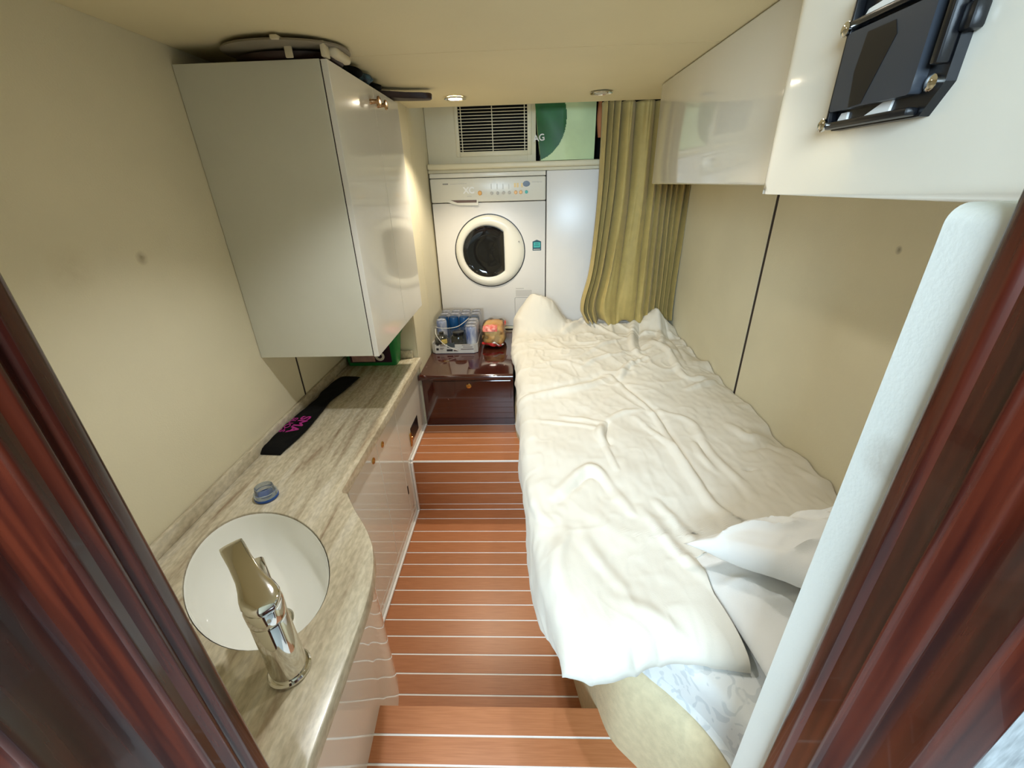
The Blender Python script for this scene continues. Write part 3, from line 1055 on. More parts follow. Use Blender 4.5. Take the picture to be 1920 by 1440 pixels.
blob((-0.475, 1.382, ZT + 0.0165), (0.040, 0.036, 0.016), 'cloth_bundle', 'black cloth bundle on top of the wall cabinet', 'bundle', M_BLACKF, 1.0)
blob((-0.470, 1.464, ZT + 0.0165), (0.034, 0.036, 0.016), 'patterned_cloth', 'blue patterned cloth bundle on top of the wall cabinet', 'cloth', M_BLUECL, 4.0)
blob((-0.490, 1.568, ZT + 0.0145), (0.050, 0.056, 0.014), 'dark_sack', 'dark low sack on the cabinet behind the blue cloth', 'sack', M_BLACKF, 8.0, 0.2)
bm = bmesh.new()
pp = [(-0.505, 1.630), (-0.40, 1.700), (-0.345, 1.715)] + arc(-0.335, 1.735, 0.020, -90, 60, 6) + [(-0.335, 1.760), (-0.40, 1.752), (-0.52, 1.725)]
prism(pp, ZT + 0.004, ZT + 0.022, bm=bm, bev=0.003)
bh = thing('wooden_paddle', 'dark brown paddle handle sticking out over the cabinet top', 'paddle', (-0.43, 1.71, ZT))
part('handle', bm, M_DKBROWN, bh, smooth=30)
part('hang_hole', lathe([(0.004, 0.0), (0.004, 0.0006), (0, 0.0006)], (-0.334, 1.736, ZT + 0.0222), 'z', 14), M_BLACKP, bh)
part('support', box((-0.505, 1.66, ZT + 0.0005), (-0.470, 1.72, ZT + 0.0038), 0.001), M_PALE, bh)

# ================================================================== DOWNLIGHTS
for i, (lx, ly, on, watts, tint) in enumerate(LAMPS):
    lab = ['lit recessed downlight with chrome ring above the washing machine', 'unlit chrome ring downlight near the curtain',
           'lit recessed downlight near the doorway over the basin', 'lit recessed downlight near the doorway over the floor'][i]
    t = thing('downlight', lab, 'light', (lx, ly, ZC), 'ceiling downlights')
    part('ring', lathe([(0.026, 0.0), (0.026, 0.004), (0.030, 0.006), (0.040, 0.003), (0.042, 0.0)], (lx, ly, ZC - 0.0065), 'z', 32, cap=False), M_CHROME, t)
    part('lens', lathe([(0.026, 0.0), (0.020, -0.003), (0.0, -0.004)], (lx, ly, ZC - 0.0025), 'z', 28), M_LED if on else M_LEDOFF, t)
    if on:
        l = bpy.data.lights.new('downlight_lamp', 'SPOT')
        l.energy = watts
        l.color = tint
        l.spot_size = math.radians(112)
        l.spot_blend = 0.6
        l.shadow_soft_size = 0.022
        o = bpy.data.objects.new('downlight_lamp', l)
        o.location = (0, 0, -0.012)
        o.parent = t
        COL.objects.link(o)
# ================================================================== WASHING MACHINE
wm = thing('washing_machine', 'white front-loading washing machine built in above the chest', 'washing machine', (-0.185, 2.40, 0.56))
WX0, WX1 = -0.4815, 0.1105
part('body', box((WX0, Y_WASH, 0.566), (WX1, 2.610, 1.236), 0.004), M_WASH, wm)
part('control_panel', box((WX0, Y_WASH - 0.006, 1.2395), (WX1, 2.610, 1.352), 0.006, 3), M_WASHP, wm)
part('top_strip', box((WX0, Y_WASH - 0.002, 1.3545), (WX1, 2.610, 1.3755), 0.003), M_WASHP, wm)
part('plinth', box((WX0, Y_WASH + 0.004, 0.5465), (WX1, 2.610, 0.5645), 0.002), M_CREAMTRIM, wm)
YP = Y_WASH - 0.006


def pz(u, v):
    p = hit(u, v, 'y', YP)
    return p[0], p[2]


# detergent drawer
dr = part('detergent_drawer', plate_y([pz(836, 378), pz(848, 375), pz(896, 374.5), pz(897.5, 385), pz(862, 384.5), pz(848, 382)], YP + 0.001, YP - 0.006), M_WASHP, wm)
part('drawer_grip', plate_y([pz(845, 375.6), pz(894, 374.8), pz(894, 379.6), pz(858, 380.4)], YP, YP - 0.0066), M_TRAYB, wm, smooth=0)


def button(u, v, r, m, h=0.006, name='button'):
    x, z = pz(u, v)
    part(name, lathe([(r, 0.0), (r, h * 0.6), (r * 0.8, h), (0, h)], (x, YP, z), 'y', 18), m, wm)


button(899.8, 362, 0.0105, M_ORANGE)
for u in (922, 933, 944, 955):
    button(u, 362.4 - (u - 922) * 0.04, 0.0075, M_LGREY)
    x, z = pz(u, 352)
    part('scale_print', plate_y([(x - 0.004, z - 0.006), (x - 0.001, z - 0.006), (x - 0.001, z + 0.018), (x - 0.004, z + 0.018)], YP + 0.0005, YP - 0.0004), M_LGREY, wm, smooth=0)
button(967, 360.6, 0.0085, M_ORANGE)
button(976.5, 360.2, 0.0085, M_ORANGE)
button(987, 359.8, 0.0080, M_TEAL, 0.003)
for dx in (966, 971, 979):
    x, z = pz(dx, 348)
    part('scale_print', plate_y([(x - 0.006, z - 0.008), (x + 0.004, z - 0.008), (x + 0.004, z + 0.012), (x - 0.006, z + 0.012)], YP + 0.0005, YP - 0.0004), mat('pale_orange_print', (238, 208, 140), 0.4), wm, smooth=0)
x, z = pz(987, 344.5)
bm = lathe([(0.0185, 0.0), (0.0185, 0.001), (0, 0.001)], (0, 0, 0), 'y', 28)
for v_ in bm.verts:
    v_.co = Vector((x + v_.co.x, YP + v_.co.y, z + v_.co.z * 0.72))
part('display', bm, M_BLACKP, wm)
x, z = pz(835, 345.5)
part('badge', plate_y([(x - 0.014, z - 0.003), (x + 0.014, z - 0.003), (x + 0.014, z + 0.003), (x - 0.014, z + 0.003)], YP + 0.0005, YP - 0.0006), M_GREY, wm, smooth=0)
x, z = pz(864, 344.8)
part('badge_line', plate_y([(x - 0.055, z - 0.001), (x + 0.03, z - 0.001), (x + 0.03, z + 0.001), (x - 0.055, z + 0.001)], YP + 0.0005, YP - 0.0004), M_LGREY, wm, smooth=0)
x, z = pz(879, 357.5)
text('logo', 'XC', 0.040, (x, YP - 0.0006, z), (1, 0, 0), (0, 0, 1), mat('logo_white', (252, 250, 246), 0.3), wm, bold=0.0016)
for u_, w_ in ((880, 0.012), (1003, 0.016), (1012, 0.012)):
    x, z = pz(u_, 368 if u_ < 900 else 341)
    part('small_print', plate_y([(x - w_, z - 0.0012), (x + w_, z - 0.0012), (x + w_, z + 0.0012), (x - w_, z + 0.0012)], YP + 0.0005, YP - 0.0004), M_LGREY, wm, smooth=0)
# porthole
DCX, DCZ, DR = -0.190, 0.990, 0.187
part('door_gap', lathe([(DR, 0.0), (DR, 0.0012), (DR + 0.0045, 0.0012), (DR + 0.0045, 0.0)], (DCX, Y_WASH, DCZ), 'y', 72, cap=False), M_BLACKP, wm)
WCX = -0.012    # window centre offset
WR, WFLAT = 0.133, 0.088


def r_in(a):
    c = math.cos(a)
    # ray from the window centre
    return min(WR, WFLAT / c) if c > 1e-6 else WR


NA = 96
prof_r = [(0.0, -0.012), (0.0, 0.004), (0.06, 0.013), (0.2, 0.018), (0.45, 0.020), (0.7, 0.018), (0.9, 0.012), (1.0, 0.004), (1.0, 0.0)]
rows = []
for f_, h_ in prof_r:
    ring = []
    for k in range(NA):
        a = 2 * PI * k / NA
        pi_ = np.array([WCX + r_in(a) * math.cos(a), r_in(a) * math.sin(a)])
        po_ = np.array([DR * math.cos(a), DR * math.sin(a)]) * 0.995
        q = pi_ * (1 - f_) + po_ * f_
        ring.append((DCX + q[0], Y_WASH - h_, DCZ + q[1]))
    rows.append(ring)
dw = part('door', grid(np.array(rows), closed=True), M_WASHP, wm, smooth=50)
rows = []
for f_, d_ in ((1.0, -0.006), (0.96, 0.004), (0.90, 0.016), (0.80, 0.026), (0.62, 0.033), (0.4, 0.036), (0.2, 0.037), (0.02, 0.037)):
    rows.append([(DCX + WCX + r_in(2 * PI * k / NA) * f_ * math.cos(2 * PI * k / NA), Y_WASH - 0.012 + d_ * 0.30 + 0.0, DCZ + r_in(2 * PI * k / NA) * f_ * math.sin(2 * PI * k / NA)) for k in range(NA)])
bm = grid(np.array(rows), closed=True)
bmesh.ops.holes_fill(bm, edges=[e for e in bm.edges if e.is_boundary and e.calc_length() < 0.002], sides=0)
part('door_glass', bm, M_WGLASS, wm, smooth=60)
x, z = hit(973, 452, 'y', Y_WASH)[0::2]
part('door_catch', lathe([(0.0035, 0.0), (0.0035, 0.0194), (0, 0.0194)], (x, Y_WASH, z), 'y', 10), M_GREY, wm)


def wq(u0, v0, u1, v1, name, m, off=0.0006):
    a = hit(u0, v0, 'y', Y_WASH)
    b = hit(u1, v1, 'y', Y_WASH)
    return part(name, plate_y([(a[0], b[2]), (b[0], b[2]), (b[0], a[2]), (a[0], a[2])], Y_WASH + 0.0005, Y_WASH - off), m, wm, smooth=0)


a, b = hit(998.5, 453, 'y', Y_WASH), hit(1014.5, 469.5, 'y', Y_WASH)
part('sticker', plate_y([(a[0], b[2]), (b[0], b[2]), (b[0], a[2]), ((a[0] + b[0]) / 2, a[2] + 0.009), (a[0], a[2])], Y_WASH + 0.0005, Y_WASH - 0.0005), M_TEALD, wm, smooth=0)
wq(1000.5, 454.5, 1012.8, 463.8, 'sticker_face', M_TEAL, 0.0008)
wq(1003, 456.7, 1010, 457.6, 'sticker_text', M_TEALD, 0.001)
wq(1002, 459.7, 1011, 460.6, 'sticker_text', M_TEALD, 0.001)
wq(1000, 467, 1013, 468, 'sticker_text', M_LGREY, 0.0008)
wq(967, 544, 997, 555, 'rating_label', M_LGREY, 0.0004)
wq(967, 540, 982, 541.6, 'rating_label', M_LGREY, 0.0004)
# filter flap outline
bm = bmesh.new()
A = hit(965, 557.5, 'y', Y_WASH)
Bq = hit(1022, 592, 'y', Y_WASH)
o_ = rrect(A[0], Bq[0], Bq[2], A[2], 0.008, 3)
i_ = rrect(A[0] + 0.0022, Bq[0] - 0.0022, Bq[2] + 0.0022, A[2] - 0.0022, 0.006, 3)
va = [bm.verts.new((p[0], Y_WASH - 0.0005, p[1])) for p in o_]
vb = [bm.verts.new((p[0], Y_WASH - 0.0005, p[1])) for p in i_]
for k in range(len(va)):
    bm.faces.new((va[k], va[(k + 1) % len(va)], vb[(k + 1) % len(va)], vb[k]))
part('filter_flap_seam', bm, M_GREY, wm, smooth=0)
# white blank panel beside it
tag(obj('cupboard_panel', box((0.1155, Y_WASH - 0.001, 0.566), (0.775, 2.61, 1.3755), 0.003), M_WASH), 'plain white cupboard front to the right of the washing machine', 'cupboard')
struct(obj('trim_6', box((0.1155, Y_WASH + 0.004, 0.5), (0.78, 2.61, 0.5645)), M_GREY, smooth=0))
# shelf over the machine
sh = thing('shelf', 'cream shelf board above the washing machine', 'shelf', (0.15, 2.48, 1.376))
part('board', box((-0.4885, Y_WASH - 0.006, 1.3915), (0.785, 2.615, 1.4195), 0.009, 4), M_CREAMTRIM, sh)
part('rail', box((-0.4885, Y_WASH + 0.012, 1.377), (0.785, 2.615, 1.391), 0.001), M_WALL, sh, smooth=0)
# air-conditioning cover with grille
YV = 2.425
ac = thing('vent_cover', 'cream air-conditioning cover with slatted grille on the shelf', 'vent', (-0.2, 2.5, 1.42))
vx0, vx1, vz0 = -0.340, 0.040, 1.450
gx0, gx1, gz0 = -0.322, 0.020, 1.472
for lo, hi in (((-0.4885, YV, 1.420), (gx0, YV + 0.012, 1.799)), ((gx1, YV, 1.420), (0.062, YV + 0.012, 1.799)), ((gx0, YV, 1.420), (gx1, YV + 0.012, gz0)), ((gx0, YV, 1.70), (gx1, YV + 0.012, 1.799))):
    part('panel', box(lo, hi, 0.001), M_WALL, ac, smooth=0)
part('side', box((0.050, YV + 0.013, 1.420), (0.062, 2.615, 1.799)), M_WALL, ac, smooth=0)
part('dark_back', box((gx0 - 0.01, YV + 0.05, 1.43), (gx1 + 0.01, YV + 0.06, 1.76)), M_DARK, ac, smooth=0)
bm = bmesh.new()
for lo, hi in (((vx0, YV - 0.004, vz0), (gx0, YV, 1.72)), ((gx1, YV - 0.004, vz0), (vx1, YV, 1.72)), ((gx0, YV - 0.004, vz0), (gx1, YV, gz0)), ((gx0, YV - 0.004, 1.70), (gx1, YV, 1.72))):
    box(lo, hi, 0.0012, bm=bm)
part('grille_frame', bm, M_CREAMTRIM, ac, smooth=30)
sl = None
for k in range(17):
    z = gz0 + 0.006 + k * 0.0135
    if sl is None:
        bm = box((gx0, YV + 0.001, z), (gx1, YV + 0.010, z + 0.003), 0.0008)
        sl = part('slat', bm, M_CREAMTRIM, ac)
    else:
        o = sl.copy()
        COL.objects.link(o)
        o.location.z += k * 0.0135
for xx in (gx0 + 0.014, (gx0 + gx1) / 2 - 0.003, gx1 - 0.014):
    part('mullion', box((xx - 0.002, YV - 0.001, gz0), (xx + 0.002, YV + 0.0008, 1.70)), M_CREAMTRIM, ac, smooth=0)

# ---- bags on the shelf
YB = 2.374
bg = thing('carrier_bag', 'pale green carrier bag with dark green print standing on the shelf', 'bag', (0.2, 2.45, 1.42))
nx, nz_ = 28, 26
zb = 1.4205


def bagface(s, t):
    """front of the bag: s across 0..1, t up 0..1"""
    x = 0.085 + (0.085 - 0.035) * 0 - 0.030 * t + s * (0.265 + 0.030 * t)
    y = YB - 0.016 * math.sin(PI * s) * (0.4 + 0.6 * t) + 0.02 * (s - 0.45) * (1 if s > 0.45 else -0.8) + 0.004 * math.sin(9 * s + 5 * t) * t
    z = zb + t * 0.26 + 0.004 * math.sin(3 * s)
    if t == 0:
        z = zb + 0.0002
    return (x, y, z)


P = np.array([[bagface(s, t) for s in np.linspace(0, 1, nx)] for t in np.linspace(0, 1, nz_)])
Pb = P[:, ::-1].copy()
Pb[:, :, 1] += 0.13
Pb[:, :, 0] = np.maximum(Pb[:, :, 0], 0.068)
full = np.concatenate([P, Pb], 1)
bm = grid(full, closed=True)
bmesh.ops.holes_fill(bm, edges=[e for e in bm.edges if e.is_boundary and e.verts[0].co.z < zb + 0.02], sides=0)
part('bag_body', bm, M_BAGP, bg, smooth=60)
# dark green disc printed on the front: follow the surface where it lies inside a circle
bm = bmesh.new()
cell = {}
S, T = np.linspace(0, 1, 90), np.linspace(0, 1, 90)


def gv(i, j):
    if (i, j) not in cell:
        p = bagface(S[i], max(T[j], 1e-4))
        cell[(i, j)] = bm.verts.new((p[0], p[1] - 0.0008, p[2]))
    return cell[(i, j)]


for i in range(89):
    for j in range(89):
        p = bagface((S[i] + S[i + 1]) / 2, (T[j] + T[j + 1]) / 2)
        if math.hypot(p[0] - 0.04, (p[2] - 1.60) * 0.92) < 0.168:
            bm.faces.new((gv(i, j), gv(i + 1, j), gv(i + 1, j + 1), gv(i, j + 1)))
part('printed_disc', bm, M_BAGG, bg, smooth=60)
p = hit(1010, 259, 'y', YB - 0.014)
text('print', 'AG', 0.040, (p[0] + 0.002, YB - 0.0135, p[2]), (1, 0.05, 0.12), (-0.1, 0, 1), M_WHITEP, bg, bold=0.0008)
blob((0.105, 2.405, 1.4395), (0.030, 0.02, 0.018), 'dark_glove', 'small dark bundle tucked under the green carrier bag', 'bundle', M_BLACKF, 3.0)
bg2 = tag(obj('dark_bag', box((0.372, 2.445, 1.4205), (0.52, 2.60, 1.72), 0.02, 3), M_BLACKF), 'black bag on the shelf beside the curtain', 'bag')
bm = bmesh.new()
rows = []
for t_ in np.linspace(0, 1, 12):
    z = 1.515 + 0.2 * t_
    hw = 0.004 + 0.020 * math.sin(PI * min(1, 0.15 + t_ * 0.9))
    rows.append([(0.376 + hw * 0.6 * math.cos(a) - 0.006 * t_, 2.414 + 0.010 * math.sin(a), z) for a in np.linspace(0, 2 * PI, 14, endpoint=False)])
bm = grid(np.array(rows), closed=True)
bmesh.ops.holes_fill(bm, edges=[e for e in bm.edges if e.is_boundary], sides=0)
tag(obj('orange_cloth', bm, M_ORANGECL, smooth=60), 'thin orange cloth hanging in front of the black bag', 'cloth')

# ================================================================== CURTAIN
ns, nt_ = 420, 70
zb0, zt0 = 0.628, ZC + 0.01
s = np.linspace(0, 1, ns)[None, :]
t = np.linspace(0, 1, nt_)[:, None]          # 0 top, 1 bottom
xt = 0.352 + 0.434 * s                        # top
sb = s + 0.10 * np.sin(2 * PI * s) * -0.55
xb = 0.320 + 0.455 * sb
k = np.clip((t - 0.25) / 0.75, 0, 1)
k = k * k * (3 - 2 * k)
x = xt * (1 - k) + xb * k
pull = np.exp(-((t - 0.90) / 0.12) ** 2)
x = x - 0.030 * pull * np.clip(1 - s / 0.5, 0, 1) + 0.02 * np.clip((t - 0.93) / 0.07, 0, 1) * np.clip(1 - s / 0.5, 0, 1)
ph = 2 * PI * (10.5 * s + 0.8 * np.sin(2 * PI * s * 1.3))
damp = 1 - 0.85 * k * np.exp(-((s - 0.47) / 0.13) ** 2)
amp = 0.040 * (0.85 + 0.3 * vnoise(s * 9 + 0 * t, t * 0 + 3.3)) * damp
w1 = np.sin(ph + 0.5 * np.sin(2.2 * t + 5 * s))
pleat = 1 - 2 * np.abs(np.sin((ph + 0.5 * np.sin(2.2 * t + 5 * s)) / 2)) ** 0.45
y = 2.200 + 0.045 * s + amp * pleat + 0.006 * vnoise(s * 30, t * 4)
x = x + 0.006 * np.sin(ph) * damp
# the belly of loose cloth near the bottom
y = y - 0.035 * np.exp(-((s - 0.47) / 0.16) ** 2) * np.exp(-((t - 0.86) / 0.14) ** 2) * k
z = zt0 + (zb0 - zt0) * t + 0 * s
hem = np.clip((t - 0.94) / 0.06, 0, 1)
y = y + hem * 0.02 * np.sin(22 * s + 3) - hem * 0.01
z = z + hem * 0.010 * np.sin(31 * s) + hem * 0.012 * vnoise(s * 14, t * 2) + 0.006 * hem
x = np.clip(x, 0.28, XR - 0.004)
P = np.stack([x + 0 * t, y + 0 * t, z], -1)
tag(grid_obj('curtain', P, M_CURTAIN, thick=0.0022), 'olive pleated curtain hanging in the far right corner over the bunk', 'curtain')

# ================================================================== CHEST
ch = thing('wooden_chest', 'polished dark mahogany chest with a drawer below the washing machine', 'chest', (-0.29, 2.0, Z_UP))
CX0, CX1 = -0.4885, -0.062
part('body', box((CX0, 1.754, Z_UP + 0.0005), (CX1, 2.366, 0.515), 0.001), M_CHEST, ch, smooth=0)
bm = bmesh.new()
sec = [(2.368, 0.5155), (1.738, 0.5155)] + arc(1.738, 0.5295, 0.014, 270, 90, 8) + [(2.368, 0.5435)]
va = [bm.verts.new((-0.4885, p[0], p[1])) for p in sec]
vb = [bm.verts.new((CX1, p[0], p[1])) for p in sec]
n = len(sec)
bm.faces.new(va)
bm.faces.new(vb[::-1])
for i in range(n):
    bm.faces.new((va[i], vb[i], vb[(i + 1) % n], va[(i + 1) % n]))
part('lid', bm, M_CHEST, ch, smooth=40)
part('lid_return', box((-0.4975, 1.726, 0.517), (-0.489, 1.763, 0.542), 0.010, 4), M_CHEST, ch)
a_, b_ = hit(812, 716, 'y', 1.752), hit(958, 748, 'y', 1.752)
dd = part('drawer', box((a_[0], 1.7505, b_[2]), (CX1 - 0.012, 1.7545, 0.503), 0.0015), M_CHEST, ch, smooth=0)
p = hit(879, 724, 'y', 1.750)
part('drawer_lock', lathe([(0.0125, 0.0), (0.0125, 0.002), (0.010, 0.0045), (0.0065, 0.005), (0.006, 0.003), (0, 0.003)], (p[0], 1.7505, p[2]), 'y', 24), M_BRASS, ch)

# ---- drinks case
ZCH = 0.5438
KX0, KX1, KY0, KY1 = -0.481, -0.247, 1.995, 2.343
ca = thing('drinks_tray', 'white cardboard drinks tray with black print on the chest', 'tray', ((KX0 + KX1) / 2, (KY0 + KY1) / 2, ZCH))
oc = [(KX0 + 0.018, KY0), (KX1 - 0.018, KY0), (KX1, KY0 + 0.018), (KX1, KY1), (KX0, KY1), (KX0, KY0 + 0.018)]
bm = prism(oc, ZCH, ZCH + 0.003)
part('bottom', bm, M_TRAYI, ca, smooth=0)
bm = bmesh.new()
ic = [(KX0 + 0.019, KY0 + 0.002), (KX1 - 0.019, KY0 + 0.002), (KX1 - 0.002, KY0 + 0.019), (KX1 - 0.002, KY1 - 0.002), (KX0 + 0.002, KY1 - 0.002), (KX0 + 0.002, KY0 + 0.019)]
for z_, q_ in ((0, 0),):
    pass
lo_ = [bm.verts.new((*p, ZCH + 0.003)) for p in oc]
hi_ = [bm.verts.new((*p, ZCH + 0.050)) for p in oc]
hi2 = [bm.verts.new((*p, ZCH + 0.050)) for p in ic]
lo2 = [bm.verts.new((*p, ZCH + 0.003)) for p in ic]
for i in range(6):
    j = (i + 1) % 6
    bm.faces.new((lo_[i], lo_[j], hi_[j], hi_[i]))
    bm.faces.new((hi_[i], hi_[j], hi2[j], hi2[i]))
    bm.faces.new((hi2[i], hi2[j], lo2[j], lo2[i]))
part('wall', bm, M_TRAY, ca, smooth=0)


def traymark(u0, v0, u1, v1, m):
    a = hit(u0, v0, 'y', KY0)
    b = hit(u1, v1, 'y', KY0)
    part('print', plate_y([(a[0], b[2]), (b[0], b[2]), (b[0], a[2]), (a[0], a[2])], KY0 + 0.0002, KY0 - 0.0005), m, ca, smooth=0)


for q in ((818, 645.5, 823, 648), (818, 653, 823, 657)):
    traymark(*q, M_TRAYD)
for q in ((825, 646.5, 833, 647.4), (825, 648.3, 835, 649.2), (825, 652.5, 833, 653.3), (825, 654.3, 831, 655.1), (864, 654, 888, 655), (866, 646.5, 882, 647.3), (868, 650.2, 886, 651)):
    traymark(*q, M_TRAYB)
traymark(837.5, 655, 849, 658.6, M_TRAYD)
traymark(850.5, 656, 860, 658.4, M_TRAYB)
traymark(838, 643, 853, 651.5, mat('tray_print_slate', (70, 76, 78), 0.6))
CD = 0.0565
can_me = None
gone = {(0, 0), (0, 1), (0, 2), (1, 1), (1, 2), (1, 0), (2, 1), (2, 2)}
first = None
for r_ in range(6):
    for c_ in range(4):
        if (r_, c_) in gone:
            continue
        cx = KX0 + 0.0045 + CD / 2 + c_ * (CD + 0.0002)
        cy = KY0 + 0.0045 + CD / 2 + r_ * (CD + 0.0002)
        if first is None:
            first = thing('drink_can', 'x', 'can', (cx, cy, ZCH + 0.0032), 'cans in the drinks tray')
            body = part('body', lathe([(0.021, 0.0), (0.0265, 0.006), (0.0277, 0.010), (0.0277, 0.122), (0.0255, 0.130), (0.0245, 0.133)], (cx, cy, ZCH + 0.0032), 'z', 22), M_CANW, first)
            lid = part('lid', lathe([(0.0240, 0.132), (0.0245, 0.1355), (0.0228, 0.1355), (0.0220, 0.132), (0, 0.132)], (cx, cy, ZCH + 0.0032), 'z', 22), M_ALU, first)
            can = first
            kids = (body, lid)
        else:
            can = first.copy()
            COL.objects.link(can)
            can.location = (cx, cy, ZCH + 0.0032)
            for kd in kids:
                k2 = kd.copy()
                COL.objects.link(k2)
                k2.parent = can
                if r_ == 3 and kd is body:
                    k2.data = kd.data.copy()
                    k2.data.materials[0] = M_CANB
        col_name = ['against the wall', 'second from the wall', 'third from the wall', 'beside the bread bag'][c_]
        row_name = ['frontmost row', 'second row from the front', 'third row from the front', 'fourth row from the front', 'fifth row from the front', 'rearmost row'][r_]
        can['label'] = f'silver topped can in the drinks tray, {row_name}, {col_name}'
# jar, bottle and lemon-coloured tin in the emptied front of the tray
jr = thing('glass_jar', 'dark round glass jar standing in the emptied front of the drinks tray', 'jar', (-0.345, 2.046, ZCH))
jc = (-0.347, 2.046, ZCH + 0.0032)
part('body', lathe([(0.036, 0.0), (0.040, 0.004), (0.040, 0.070), (0.034, 0.082), (0.028, 0.084)], jc, 'z', 26), M_JAR, jr)
part('lid', lathe([(0.029, 0.0841), (0.030, 0.086), (0.030, 0.098), (0.026, 0.100), (0, 0.100)], jc, 'z', 26), M_BLACKP, jr)
bt = thing('dark_bottle', 'squat dark bottle with a yellow label at the left of the drinks tray', 'bottle', (-0.43, 2.05, ZCH))
jc = (-0.434, 2.042, ZCH + 0.0032)
part('body', lathe([(0.034, 0.0), (0.038, 0.004), (0.038, 0.064), (0.026, 0.080), (0.012, 0.086), (0.012, 0.100), (0.0, 0.101)], jc, 'z', 22), M_JAR, bt)
P = np.array([[(jc[0] + 0.0386 * math.sin(a), jc[1] - 0.0386 * math.cos(a), jc[2] + z) for a in np.linspace(0.15, 0.95, 8)] for z in (0.046, 0.070)])
P[1, :, 0] -= 0.001
part('yellow_label', grid(P), M_YEL, bt, smooth=70)
# shrink wrap: torn film round the cans
ZW = ZCH + 0.142
wrp = thing('shrink_wrap', 'torn clear plastic wrap stretched over the drinks cans', 'wrap', ((KX0 + KX1) / 2, (KY0 + KY1) / 2, ZCH + 0.05))
x0, x1, y0, y1 = KX0 - 0.0015, KX1 + 0.0025, KY0 - 0.0015, KY1 + 0.002


def film_sheet(f, nu, nv, name='film'):
    P = np.array([[f(u, v) for u in np.linspace(0, 1, nu)] for v in np.linspace(0, 1, nv)])
    n_ = np.array([[0.0025 * noise.noise(Vector(p) * 60) for p in row] for row in P])
    P[:, :, 2] += n_
    part(name, grid(P), M_FILM, wrp, smooth=80)


film_sheet(lambda u, v: (x1 + 0.001, y0 + 0.02 + (y1 - y0 - 0.02) * u, ZCH + 0.05 + (ZW - ZCH - 0.05) * v), 20, 8)
film_sheet(lambda u, v: (x0 + (x1 - x0) * u, y1 - (0.19 - 0.05 * u) * v, ZW + 0.003 * math.sin(6 * u)), 18, 14)
film_sheet(lambda u, v: (x1 - 0.066 * v, y0 + 0.01 + (y1 - 0.14 - y0) * u, ZW - 0.004 * v), 14, 6)
film_sheet(lambda u, v: (x0 + (x1 - x0 - 0.05) * u, y0 + 0.004 + 0.050 * v + 0.03 * v * v, ZCH + 0.052 + (0.078 - 0.03 * u) * v + 0.012 * math.sin(9 * u) * v), 24, 12)
A_ = [(x0 + 0.022, y0 + 0.045, ZCH + 0.120), (x0 + 0.030, y0 + 0.012, ZCH + 0.098), (x0 + 0.060, y0 - 0.0035, ZCH + 0.062), (x0 + 0.100, y0 - 0.005, ZCH + 0.036), (x0 + 0.140, y0 - 0.005, ZCH + 0.018)]
part('torn_edge', tube(catmull(A_, 6), 0.0014, 6), mat('film_edge', (214, 212, 204), 0.3), wrp)
A_ = [(x0 + 0.02, y0 + 0.06, ZCH + 0.125), (x0 + 0.06, y0 + 0.075, ZCH + 0.112), (x0 + 0.12, y0 + 0.085, ZCH + 0.115), (x0 + 0.155, y0 + 0.11, ZCH + 0.128), (x0 + 0.180, y0 + 0.15, ZCH + 0.141)]
part('torn_edge', tube(catmull(A_, 6), 0.0016, 6), mat('film_edge', (214, 212, 204), 0.3), wrp)

# ---- bread in a bag
br = thing('bread_bag', 'clear bag of bread rolls with red print on the chest', 'bread bag', (-0.17, 2.15, ZCH))


def lump(c, r, seed, amp, sub=4, p=3.6):
    bm = bmesh.new()
    bmesh.ops.create_icosphere(bm, subdivisions=sub, radius=1)
    for v in bm.verts:
        d = v.co.normalized()
        kk = (abs(d.x) ** p + abs(d.y) ** p + abs(d.z) ** p) ** (-1 / p)
        kk *= 1 + amp * noise.noise(d * 2.4 + Vector((seed, 0, 0))) + amp * 0.5 * noise.noise(d * 7 + Vector((0, seed, 0)))
        v.co = Vector((c[0] + d.x * r[0] * kk, c[1] + d.y * r[1] * kk, max(ZCH + 0.0004, c[2] + d.z * r[2] * kk)))
    return bm


BCN, BRD = (-0.172, 2.135, ZCH + 0.062), (0.059, 0.088, 0.060)
part('bread', lump(BCN, BRD, 2.0, 0.10), M_BREAD, br, smooth=70)
part('film', lump((-0.171, 2.140, ZCH + 0.062), (0.061, 0.095, 0.066), 5.0, 0.12), M_FILM, br, smooth=70)


def on_bread(f, nu, nv, k0):
    P = []
    for v in np.linspace(0, 1, nv):
        row = []
        for u in np.linspace(0, 1, nu):
            d = Vector(f(u, v)).normalized()
            kk = (abs(d.x) ** 3.6 + abs(d.y) ** 3.6 + abs(d.z) ** 3.6) ** (-1 / 3.6)
            kk *= 1 + 0.10 * noise.noise(d * 2.4 + Vector((2.0, 0, 0))) + 0.05 * noise.noise(d * 7 + Vector((0, 2.0, 0)))
            kk *= k0 + 0.02 * math.sin(17 * u + 3 * v)
            row.append((BCN[0] + d.x * BRD[0] * kk, BCN[1] + d.y * BRD[1] * kk, max(ZCH + 0.0006, BCN[2] + d.z * BRD[2] * kk)))
        P.append(row)
    return grid(np.array(P))


